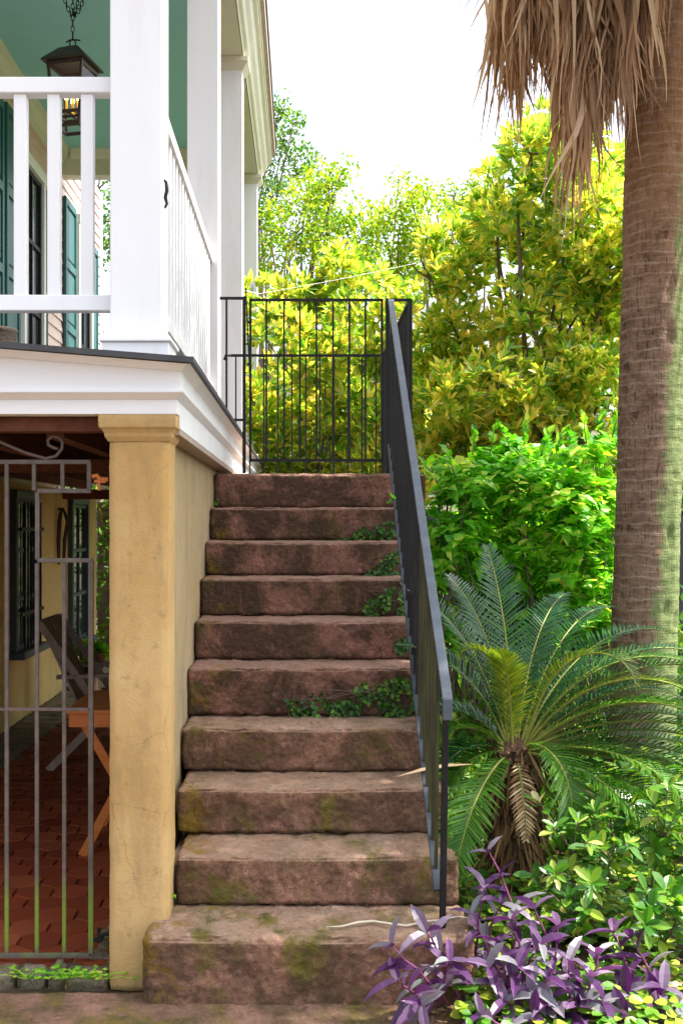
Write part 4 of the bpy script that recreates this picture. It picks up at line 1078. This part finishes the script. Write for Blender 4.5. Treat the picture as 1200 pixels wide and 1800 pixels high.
FR = [  # azimuth (0 right, 90 away, 270 to camera), elevation, length, bend, kind
    (95, 86, .92, 35, 0), (138, 72, .88, 55, 0), (118, 78, .88, 50, 0), (152, 68, .70, 70, 0), (64, 70, .92, 60, 0), (44, 64, 1.02, 70, 0), (28, 60, 1.05, 80, 0),
    (14, 56, 1.05, 85, 0), (2, 50, 1.08, 85, 0), (352, 44, 1.08, 85, 0), (8, 38, 1.1, 75, 0), (354, 34, 1.1, 80, 0), (344, 28, 1.05, 75, 0), (14, 24, 1.05, 60, 0), (0, 18, 1.1, 60, 0), (348, 12, 1.05, 55, 0),
    (20, 34, 1.05, 70, 0), (32, 46, 1.05, 75, 0), (334, 14, 1.05, 65, 0), (52, 42, .95, 70, 0), (75, 50, .9, 70, 0), (338, 4, 1.0, 40, 0), (356, 2, 1.05, 30, 0), (10, 10, 1.05, 40, 0), (346, 40, 1.05, 95, 2), (358, 60, 1.0, 100, 2),
    (165, 54, .44, 95, 0), (185, 48, .36, 105, 2), (200, 24, .34, 90, 0), (150, 46, .54, 85, 0), (312, 2, .66, 55, 2), (322, 16, .82, 65, 2), (330, -4, .9, 40, 0), (208, 8, .34, 75, 2)]
for f_ in FR: frond(f_[0], f_[1], f_[2], f_[3], f_[4], twist=rng.uniform(-.15, .15))
frond(200, 84, .56, 120, True, bend_pow=4.0, lw=.105); frond(240, 83, .50, 60, True, bend_pow=3.0, lw=.10); frond(325, 72, .80, 160, True, bend_pow=2.6, lw=.115)
frond(296, 46, .58, 165, 2, bend_pow=.9, lw=.125, n=40, ww=.012); frond(236, -2, .70, 66, 2, bend_pow=1.0, lw=.13, n=42, ww=.012)
frond(268, -30, .40, 55, 3, lw=.06, n=22); frond(345, -22, .5, 50, 3, lw=.07, n=24); frond(215, -25, .3, 60, 3, lw=.05, n=18)
frond(345, 56, .98, 115, True, lw=.12); frond(335, 42, 1.0, 95, 2, lw=.12)
# curled dry leaves by the sago
dl = MB(); a = at(700, 1365, 4.3); b_ = at(833, 1328, 4.45)
dl.leaf(a, b_ - a, V((0, -.5, 1)), (b_ - a).length, .022, .1, .3)
tag(dl.build('dry_leaf', 'deadleaf'), 'long dry tan leaf poking through the stair railing', 'leaf')
dl = MB(); zst = ZK[1] + .010
pts = [V((ax(px_, (H - zst) * F / (py_ - VY)), (H - zst) * F / (py_ - VY), zst)) for px_, py_ in ((572, 1630), (600, 1629), (630, 1622), (655, 1620), (690, 1625), (715, 1628), (745, 1621), (775, 1618), (805, 1612), (840, 1616))]
dl.tube(pts, [.0015, .003, .0045, .0045, .004, .0035, .004, .004, .003, .002], 6)
tag(dl.build('dry_stalk', 'stalk', smooth=True), 'pale dried stalk lying across the lowest step', 'stalk')

# ---- azalea shrubs
def rosette_shrub(label, base, tips, seed, L0=.075):
    rng = random.Random(seed); t = thing('rosette_shrub', label, 'shrub', base, 'glossy shrubs among the purple plants'); base = V(base)
    st_ = MB(); mb = MB()
    for tp in tips:
        tip = V(tp); pts = limb_pts(base, tip, rng, .12, 5); st_.tube(pts, [.007, .006, .005, .004, .003, .002], 5)
        ends = [(tip, (tip - pts[-2]).normalized())]
        for k in range(4):
            o = tip + rsphere(rng) * rng.uniform(.07, .16); st_.tube([pts[4], pts[4].lerp(o, .5) + V((0, 0, .01)), o], [.003, .0025, .0015], 4); ends.append((o, (o - pts[4]).normalized()))
        for e, d in ends:
            axv = (d + V((0, -.25, .7)) + rsphere(rng) * .3).normalized(); s1 = axv.orthogonal().normalized(); s2 = axv.cross(s1); ph = rng.uniform(0, 6)
            for j in range(rng.randint(7, 11)):
                a = ph + j * 2.4; tilt = rng.uniform(.5, 1.5)
                dd = axv * math.cos(tilt) + (s1 * math.cos(a) + s2 * math.sin(a)) * math.sin(tilt)
                L = L0 * rng.uniform(.6, 1.15)
                mb.leaf(e - axv * (.006 * j * (tilt > .9)), dd, axv, L, L * .40, .15, .14, ((0, .15), (.25, .7), (.55, 1), (.82, .7), (1, 0)))
    st_.build('stems', 'bark', t, smooth=True); mb.build('foliage', 'azalea', t)
rosette_shrub('glossy green shrub with pale new leaves under the sago fronds', (ax(1030, 4.3), 4.3, .02), [at(*p) for p in ((1015, 1445, 4.15), (1055, 1490, 4.1), (1000, 1530, 4.15), (1085, 1440, 4.3), (1030, 1600, 4.0), (1000, 1580, 4.05))], 51)
rosette_shrub('glossy green shrub with cream tipped rosettes at the right edge', (ax(1160, 4.2), 4.2, .02), [at(*p) for p in ((1150, 1450, 4.2), (1190, 1425, 4.15), (1205, 1490, 4.1), (1125, 1600, 3.85), (1180, 1570, 4.0), (1160, 1640, 3.9), (1240, 1520, 4.1))], 53, .085)

# ---- purple plants
def purple_plant(label, base, tips, seed):
    rng = random.Random(seed); base = V(base)
    t = thing('purple_plant', label, 'plant', base, 'purple trailing plants at the foot of the steps')
    st_ = MB(); mb = MB()
    for tp in tips:
        tip = V(tp); b0 = base + V((rng.uniform(-.06, .06), rng.uniform(-.05, .05), 0))
        pts = limb_pts(b0, tip, rng, .14, 7); st_.tube(pts, [.0055, .0055, .005, .005, .0045, .004, .0035, .003], 6)
        ph = rng.uniform(0, 6)
        for j in range(2, 8):
            d = (pts[j] - pts[j - 1]).normalized(); s1 = d.orthogonal().normalized(); s2 = d.cross(s1); a = ph + j * PI * .93 + rng.uniform(-.4, .4)
            out = s1 * math.cos(a) + s2 * math.sin(a)
            reps = 1 if j < 7 else 3
            for r_ in range(reps):
                a2 = a + r_ * 2.1; out = s1 * math.cos(a2) + s2 * math.sin(a2)
                dd = d * rng.uniform(.35, .8) + out * 1.0 + V((0, 0, .15))
                L = rng.uniform(.10, .155) * (1 if j < 6 else .85)
                mb.leaf(pts[j], dd, d + V((0, 0, .6)), L, L * .30, .22, .28, ((0, .4), (.18, .85), (.45, 1), (.75, .72), (1, 0)), -.08)
    st_.build('stems', 'purplestem', t, smooth=True); mb.build('leaves', 'purple', t)
def T(lst): return [at(*p) for p in lst]
purple_plant('purple leaved plant sprawling left over the lowest step', (ax(790, 3.75), 3.75, .02), T([(690, 1665, 3.66), (750, 1640, 3.72), (700, 1725, 3.62), (740, 1765, 3.6), (790, 1690, 3.7)]), 61)
purple_plant('tall purple leaved stem standing up in front of the sago trunk', (ax(862, 3.95), 3.95, .02), T([(860, 1500, 3.95), (850, 1560, 3.92), (880, 1590, 3.9), (830, 1610, 3.85)]), 62)
purple_plant('purple leaved plant in the middle of the clump below the sago', (ax(920, 3.75), 3.75, .02), T([(900, 1620, 3.75), (940, 1600, 3.75), (880, 1660, 3.7), (950, 1660, 3.66), (910, 1700, 3.62), (860, 1700, 3.66), (980, 1630, 3.72), (930, 1740, 3.6), (890, 1760, 3.58), (960, 1720, 3.6)]), 63)
purple_plant('dense purple leaved plant along the lower edge below the glossy shrubs', (ax(1010, 3.65), 3.65, .02), T([(1000, 1690, 3.65), (1040, 1720, 3.6), (970, 1760, 3.55), (1020, 1770, 3.55), (1060, 1760, 3.55), (940, 1785, 3.52), (1050, 1680, 3.7), (850, 1785, 3.5)]), 64)
purple_plant('purple leaved plant in the bottom right corner', (ax(1140, 3.7), 3.7, .02), T([(1110, 1650, 3.75), (1165, 1740, 3.6), (1100, 1745, 3.6), (1140, 1785, 3.55), (1080, 1640, 3.8), (1215, 1760, 3.6), (1090, 1785, 3.52)]), 65)

# ---- ivy ground cover
mb = MB(); rng = random.Random(71)
for i in range(9000):
    x = rng.uniform(.52, 2.4); y = rng.uniform(3.3, 5.0)
    if x < .64 and y > 3.95: continue
    dens = .5 + .6 * noise.noise(V((x * 3.5, y * 3.5, 7)))
    if rng.random() > dens: continue
    zmax = (.13 if y < 3.95 else .24) * max(.2, noise.noise(V((x * 2.5, y * 2.5, 3))) + .4) + .02
    p = V((x, y, .03 + rng.uniform(0, zmax))); a = rng.uniform(0, 6.3); L = rng.uniform(.03, .055)
    mb.leaf(p, V((math.cos(a), math.sin(a), .15)), V((rng.uniform(-.3, .3), rng.uniform(-.6, .1), 1)), L, L * .9, .2, .12, ((0, .5), (.3, 1), (.7, .8), (1, 0)))
for i in range(900):
    a = rng.uniform(0, 6.3); r = rng.uniform(.05, .34); p = V((SC.x + r * math.cos(a), SC.y - .12 + r * math.sin(a) * .8, rng.uniform(.02, .22 * rng.random() + .05)))
    if p.x < .66: continue
    b_ = rng.uniform(0, 6.3); L = rng.uniform(.028, .05)
    mb.leaf(p, V((math.cos(b_), math.sin(b_), .1)), V((rng.uniform(-.3, .3), rng.uniform(-.7, 0), 1)), L, L * .9, .2, .12, ((0, .5), (.3, 1), (.7, .8), (1, 0)))
tag(mb.build('ground_ivy', 'ivy'), 'yellow green ivy ground cover beneath the purple plants', 'ground cover', kind='stuff')
mb = MB(); rng = random.Random(72)
for i in range(15000):
    x = rng.uniform(.68, 3.0); y = rng.uniform(5.0, 8.7)
    if (x - SC.x) ** 2 + (y - SC.y) ** 2 < .1: continue
    h = (.12 + .22 * max(0, y - 6.0)) + (.5 + .12 * max(0, y - 6.5)) * max(0, noise.noise(V((x * 1.8, y * 1.8, 9))) + .45)
    p = V((x, y, rng.uniform(.02, h))); mb.leaf2(p, rsphere(rng) + V((0, 0, .3)), rsphere(rng) + V((0, -.4, .9)), rng.uniform(.05, .1), rng.uniform(.03, .055))
tag(mb.build('undergrowth', 'darkleaf'), 'dark low undergrowth filling the bed behind the sago palm', 'ground cover', kind='stuff')
# ---- creeping fig on risers
def fig(label, k, px0, px1, py0, py1, n, seed, slope=0.0):
    rng = random.Random(seed); Y = YK[k] - .006
    mb = MB(); root = at(px1, py1, Y)
    t = thing('creeping_fig', label, 'climber', root, 'creeping fig patches on the stair risers')
    st_ = MB()
    for i in range(5):
        a = at(px1 - rng.uniform(0, 12), rng.uniform(py0, py1), Y); b_ = at(px0 + rng.uniform(0, .5) * (px1 - px0), rng.uniform(py0, py1), Y)
        st_.tube(limb_pts(a, b_, rng, .06, 6), .0018, 4)
    for i in range(n):
        u = rng.random() ** .7; px = px0 + (px1 - px0) * u
        py = py1 - (py1 - py0) * rng.random() * (.35 + .65 * u) 
        q_ = at(px, py, Y)
        if noise.noise(V((q_.x * 14, seed, q_.z * 14))) < -.12: continue
        p = q_ + V((0, -rng.uniform(.0, .022), 0)); a = rng.uniform(0, 6.3); L = rng.uniform(.014, .027)
        mb.leaf(p, V((math.cos(a), -.5, math.sin(a))), V((rng.uniform(-.4, .4), -1, rng.uniform(0, .8))), L, L * .8, .15, .12, ((0, .4), (.35, 1), (.7, .75), (1, 0)))
    st_.build('vine_stem', 'bark', t); mb.build('foliage', 'fig', t)
fig('largest creeping fig patch spreading across the fifth riser', 5, 500, 728, 1185, 1258, 620, 81)
fig('creeping fig patch hugging the railing on the ninth riser', 9, 590, 698, 912, 954, 240, 82)
fig('creeping fig patch on the eighth riser beside the railing', 8, 645, 702, 965, 1017, 170, 83)
fig('creeping fig patch on the seventh riser beside the railing', 7, 640, 710, 1020, 1086, 260, 84)
fig('tiny creeping fig sprig on the sixth riser', 6, 692, 716, 1118, 1148, 60, 85)
# weeds
def weed(label, pos, seed, n=14, s=1.0):
    rng = random.Random(seed); t = thing('weed', label, 'weed', pos, 'weeds along the threshold'); mb = MB(); st_ = MB(); pos = V(pos)
    for i in range(n):
        a = rng.uniform(0, 6.3); r = rng.uniform(.01, .08) * s; tip = pos + V((math.cos(a) * r * 1.6, math.sin(a) * r * .6, rng.uniform(.008, .03) * s))
        st_.tube([pos, pos.lerp(tip, .6) + V((0, 0, .008)), tip], .0012, 4)
        for j in range(3):
            b_ = a + (j - 1) * .9; L = rng.uniform(.009, .022) * s
            mb.leaf(tip, V((math.cos(b_), math.sin(b_) * .8, .25)), V((0, -.5, 1)), L, L * .6, .2, .1)
    st_.build('stems', 'bush', t); mb.build('foliage', 'bush', t)
weed('small green weed at the left of the mossy threshold below the gate', at(48, 1722, 3.97), 91)
weed('green weed under the middle of the basement gate', at(112, 1722, 3.96), 92, 20)
weed('green weed growing close to the foot of the pier', at(155, 1722, 3.96), 93, 18)
weed('single weed sprig right beside the pier base', at(183, 1722, 3.955), 94, 8)
weed('small weed sprouting at the left end of the top step', at(382, 888, 6.48), 95, 8, 1.1)
weed('tiny weed between the pier and the second step', at(309, 1580, 4.08), 96, 5, .6)

# ---- palm tree
palm = thing('palm_tree', 'thick palm trunk with a hanging skirt of dead tan fronds', 'palm', (1.95, 6.3, 0))
def pc(z): return V((1.955 + .028 * (z - 1.0), 6.3, z))
mb = MB(); nz, na = 260, 64; vs = []
for j in range(nz + 1):
    z = -.03 + 5.4 * j / nz; c = pc(z); r0 = .176 + .012 * math.exp(-z * 1.5) + .006 * max(0, z - 3)
    for k in range(na):
        a = 2 * PI * k / na
        w = z + .02 * math.sin(a * 2 + z) + .012 * noise.noise(V((math.cos(a) * 2, math.sin(a) * 2, z * 3)))
        ring = abs(((w / .052) % 1) - .5) * 2
        d = .0035 * (1 - ring ** 4) + .006 * noise.noise(V((math.cos(a) * 3, math.sin(a) * 3, z * 2.2))) + .004 * noise.noise(V((math.cos(a) * 9, math.sin(a) * 9, z * 14))) 
        sc = noise.noise(V((math.cos(a) * 3.4, math.sin(a) * 3.4, z * 6.5 + 9)))
        if sc > .42: d -= .016 * min(1, (sc - .42) * 5)
        vs.append((c.x + (r0 + d) * math.cos(a), c.y + (r0 + d) * math.sin(a), z))
mb.add(vs, [(j * na + k, j * na + (k + 1) % na, (j + 1) * na + (k + 1) % na, (j + 1) * na + k) for j in range(nz) for k in range(na)])
mb.build('trunk', 'trunk', palm, smooth=True)
CR = pc(5.3)
def ribbon(mb, pts, w0, nrm, fold=.25):
    n = len(pts); vs = []
    for i, p in enumerate(pts):
        d = (pts[min(i + 1, n - 1)] - pts[max(i - 1, 0)]).normalized(); s = d.cross(nrm)
        s = s.normalized() if s.length > 1e-5 else V((1, 0, 0)); t = i / (n - 1)
        w = w0 * (1 if t < .35 else max(.05, 1 - (t - .35) / .65)); u = s.cross(d)
        vs += [tuple(p - s * w * .5 + u * w * fold), tuple(p), tuple(p + s * w * .5 + u * w * fold)]
    mb.add(vs, [f for i in range(n - 1) for f in ((i * 3, i * 3 + 1, i * 3 + 4, i * 3 + 3), (i * 3 + 1, i * 3 + 2, i * 3 + 5, i * 3 + 4))])
def dead_frond(px, py, Y, botpx, spread, n, seed, xb=None):
    rng = random.Random(seed); hub = at(px, py, Y)
    st_ = MB(); att = pc(max(hub.z + .25, 4.9)); 
    st_.tube(limb_pts(att, hub, rng, .1, 4), [.016, .014, .012, .011, .010], 6)
    fr = st_.build('dead_frond', 'deadleaf', palm, smooth=True)
    mb = MB(); zb = az(botpx, Y); L = hub.z - zb
    for i in range(int(n * .8)):
        u = rng.uniform(-1, 1); v = rng.uniform(-1, 1)
        off = V((u * spread * Y / F, v * .10, 0)); Li = L * rng.uniform(.62, 1.04) * (1 - .18 * u * u)
        lean = rng.gauss(0, .06); sharp = rng.random() < .16; tw = rng.uniform(0, PI); nrm = V((math.sin(tw) * .8, -1, rng.uniform(-.2, .2)))
        drift = V((rng.uniform(-.05, .05) + ((xb or 0) * Y / F), rng.uniform(-.04, .04), 0)); kink = rng.uniform(.25, .7)
        wob = V((rng.uniform(-.045, .045), rng.uniform(-.02, .02), 0))
        pts = []
        for k in range(9):
            t = k / 8; out = off * (1 - (1 - min(1, t * 2.2)) ** 2)
            p = hub + out + drift * t * t - V((0, 0, Li * t)) + V((0, 0, .06 * math.sin(PI * min(1, t * 2.2)))) + wob * math.sin(PI * t * (1.2 + kink))
            p += V((lean * Li * t, 0, 0))
            if sharp and t > kink: p += V((math.copysign(.22, lean) * (t - kink), 0, .25 * Li * (t - kink)))
            if t > kink: p += V((wob.x * 1.5, 0, 0)) * (t - kink)
            pts.append(p)
        ribbon(mb, pts, rng.uniform(.018, .052), nrm, rng.uniform(.1, .35))
        if rng.random() < .35:   # fine threads
            q_ = pts[6]; ribbon(mb, [q_, q_ + V((rng.uniform(-.03, .03), 0, -.08)), q_ + V((rng.uniform(-.05, .05), 0, -.17))], .004, nrm, .1)
    mb.build('blade', 'skirt', fr)
for i, a in enumerate([
    (897, -130, 6.15, 275, 32, 60, 0), (910, -60, 6.3, 265, 30, 55, 0), (894, -90, 6.4, 255, 28, 40, 0), (935, -170, 6.05, 165, 40, 70, 0), (965, -140, 6.2, 190, 40, 60, 0),
    (940, -110, 6.0, 150, 36, 45, 0), (1000, -120, 5.95, 240, 40, 70, 0), (1012, 40, 6.1, 430, 26, 60, -4), (1022, 100, 6.0, 395, 20, 45, 0), (1030, -60, 6.0, 290, 36, 65, 0), (1060, -90, 5.95, 260, 36, 65, 0),
    (1085, -30, 5.95, 295, 28, 50, 4), (1110, -110, 5.9, 215, 32, 50, 0), (1140, -120, 5.95, 120, 30, 36, 8), (985, -60, 6.4, 250, 45, 55, 0), (1060, -40, 6.35, 250, 45, 50, 0), (910, -160, 5.95, 130, 40, 45, 0), (1130, -150, 6.0, 70, 45, 30, 0)]):
    dead_frond(a[0], a[1], a[2], a[3], a[4], a[5], 200 + i, a[6])
def fan_frond(seed, a, el, L):
    rng = random.Random(seed); h = V((math.cos(a), math.sin(a), 0)); st_ = MB(); pts = []
    p = CR + V((0, 0, .1)) + h * .1
    for i in range(9):
        e = el - .9 * (i / 8) ** 1.5; pts.append(p.copy()); p = p + (h * math.cos(e) + V((0, 0, math.sin(e)))) * L / 8
    st_.tube(pts, [.016 - .001 * i for i in range(9)], 6); fr = st_.build('frond', 'rachis', palm, smooth=True)
    mb = MB(); d = (pts[-1] - pts[-2]).normalized(); s = d.cross(V((0, 0, 1))).normalized(); up = s.cross(d)
    for i in range(34):
        t = (i / 33 - .5) * 2; b = t * 2.1
        dd = d * math.cos(b) + s * math.sin(b) + up * .15 * abs(t); q_ = pts[-1] + d * .02; Li = rng.uniform(.62, .78) * (1 - .25 * abs(t))
        ribbon(mb, [q_ + dd * Li * k / 5 - V((0, 0, .35 * Li * (k / 5) ** 2.4)) for k in range(6)], .042, up, .2)
    mb.build('blade', 'palmfrond', fr)
rng = random.Random(77)
for i in range(24): fan_frond(300 + i, i * 2.399 + rng.uniform(-.2, .2), math.radians(80 - 2.6 * i), rng.uniform(.55, .85))

# ---- overhead cable
mb = MB(); a = at(456, 516, 9.9); b_ = at(640, 480, 9.9); pts = []
for i in range(13):
    t = i / 12; pts.append(a.lerp(b_, t * 1.5 - .0) - V((0, 0, .01 * math.sin(PI * t))))
a0 = V((-.52, 9.75, a.z)); mb.tube([a0] + pts, .0025, 5); tag(mb.build('overhead_cable', 'cable'), 'thin white cable running from the porch to the trees', 'cable')
# ---- leaf litter on treads
mb = MB(); rng = random.Random(99)
for k in range(1, 10):
    for i in range(26 if k < 6 else 14):
        x = rng.uniform(-.48, .55); y = YK[k + 1] - abs(rng.gauss(.01, .03)); L = rng.uniform(.006, .03) * rng.uniform(.5, 1)
        a = rng.uniform(0, 6.3); mb.leaf2(V((x, y, ZK[k] + .008)), V((math.cos(a), math.sin(a), .1)), V((rng.uniform(-.3, .3), rng.uniform(-.3, .3), 1)), L, L * .5)
for i in range(700):
    x = rng.uniform(.6, 2.6); y = rng.uniform(3.4, 6); a = rng.uniform(0, 6.3); L = rng.uniform(.03, .09)
    mb.leaf2(V((x, y, .05 + rng.uniform(-.01, .03))), V((math.cos(a), math.sin(a), rng.uniform(-.1, .3))), V((0, 0, 1)), L, L * .35)
for i in range(120):
    x = rng.uniform(-1.1, .6); y = rng.uniform(3.5, 3.95); a = rng.uniform(0, 6.3); L = rng.uniform(.004, .014)
    mb.leaf2(V((x, y, .008)), V((math.cos(a), math.sin(a), .1)), V((0, 0, 1)), L, L * .6)
tag(mb.build('leaf_litter', 'litter'), 'scattered dry leaf litter on the treads and the garden bed', 'leaf litter', kind='stuff')

# ================================================================== LIGHT, SKY, CAMERA
sd = V((.50, .01, 1.0)).normalized()
el = math.asin(sd.z); rotz = math.atan2(sd.x, sd.y)
w = bpy.data.worlds.new('World'); scene.world = w; w.use_nodes = True
nt = w.node_tree
bgn = nt.nodes['Background']
sky = nt.nodes.new('ShaderNodeTexSky'); sky.sky_type = 'NISHITA'; sky.sun_disc = False
sky.sun_elevation = el; sky.sun_rotation = rotz; sky.air_density = 1.0; sky.dust_density = 4.0; sky.ozone_density = 1.0
hs_ = nt.nodes.new('ShaderNodeHueSaturation'); hs_.inputs['Saturation'].default_value = .45; hs_.inputs['Value'].default_value = 1.0
nt.links.new(sky.outputs[0], hs_.inputs['Color']); nt.links.new(hs_.outputs[0], bgn.inputs[0]); bgn.inputs[1].default_value = .15
L = bpy.data.lights.new('sun', 'SUN'); L.energy = 4.3; L.angle = math.radians(.53); L.color = (1, .94, .84)
lo = bpy.data.objects.new('sun', L); COL.objects.link(lo); lo.rotation_euler = (-sd).to_track_quat('-Z', 'Y').to_euler()
lo.location = (5, 3, 12)
cam = bpy.data.cameras.new('camera'); co = bpy.data.objects.new('camera', cam); COL.objects.link(co); scene.camera = co
co.location = (0, 0, H); co.rotation_euler = (PI / 2, 0, 0)
cam.sensor_fit = 'HORIZONTAL'; cam.sensor_width = 36; cam.lens = F / 1200 * 36
cam.shift_x = (600 - VX) / 1200; cam.shift_y = (VY - 900) / 1200
cam.clip_start = .05; cam.clip_end = 1000
vs_ = scene.view_settings; vs_.view_transform = 'Standard'; vs_.look = 'None'; vs_.gamma = 1; vs_.use_curve_mapping = False
vs_.exposure = 1.75
scene.cycles.max_bounces = 10; scene.cycles.diffuse_bounces = 8; scene.cycles.transparent_max_bounces = 8
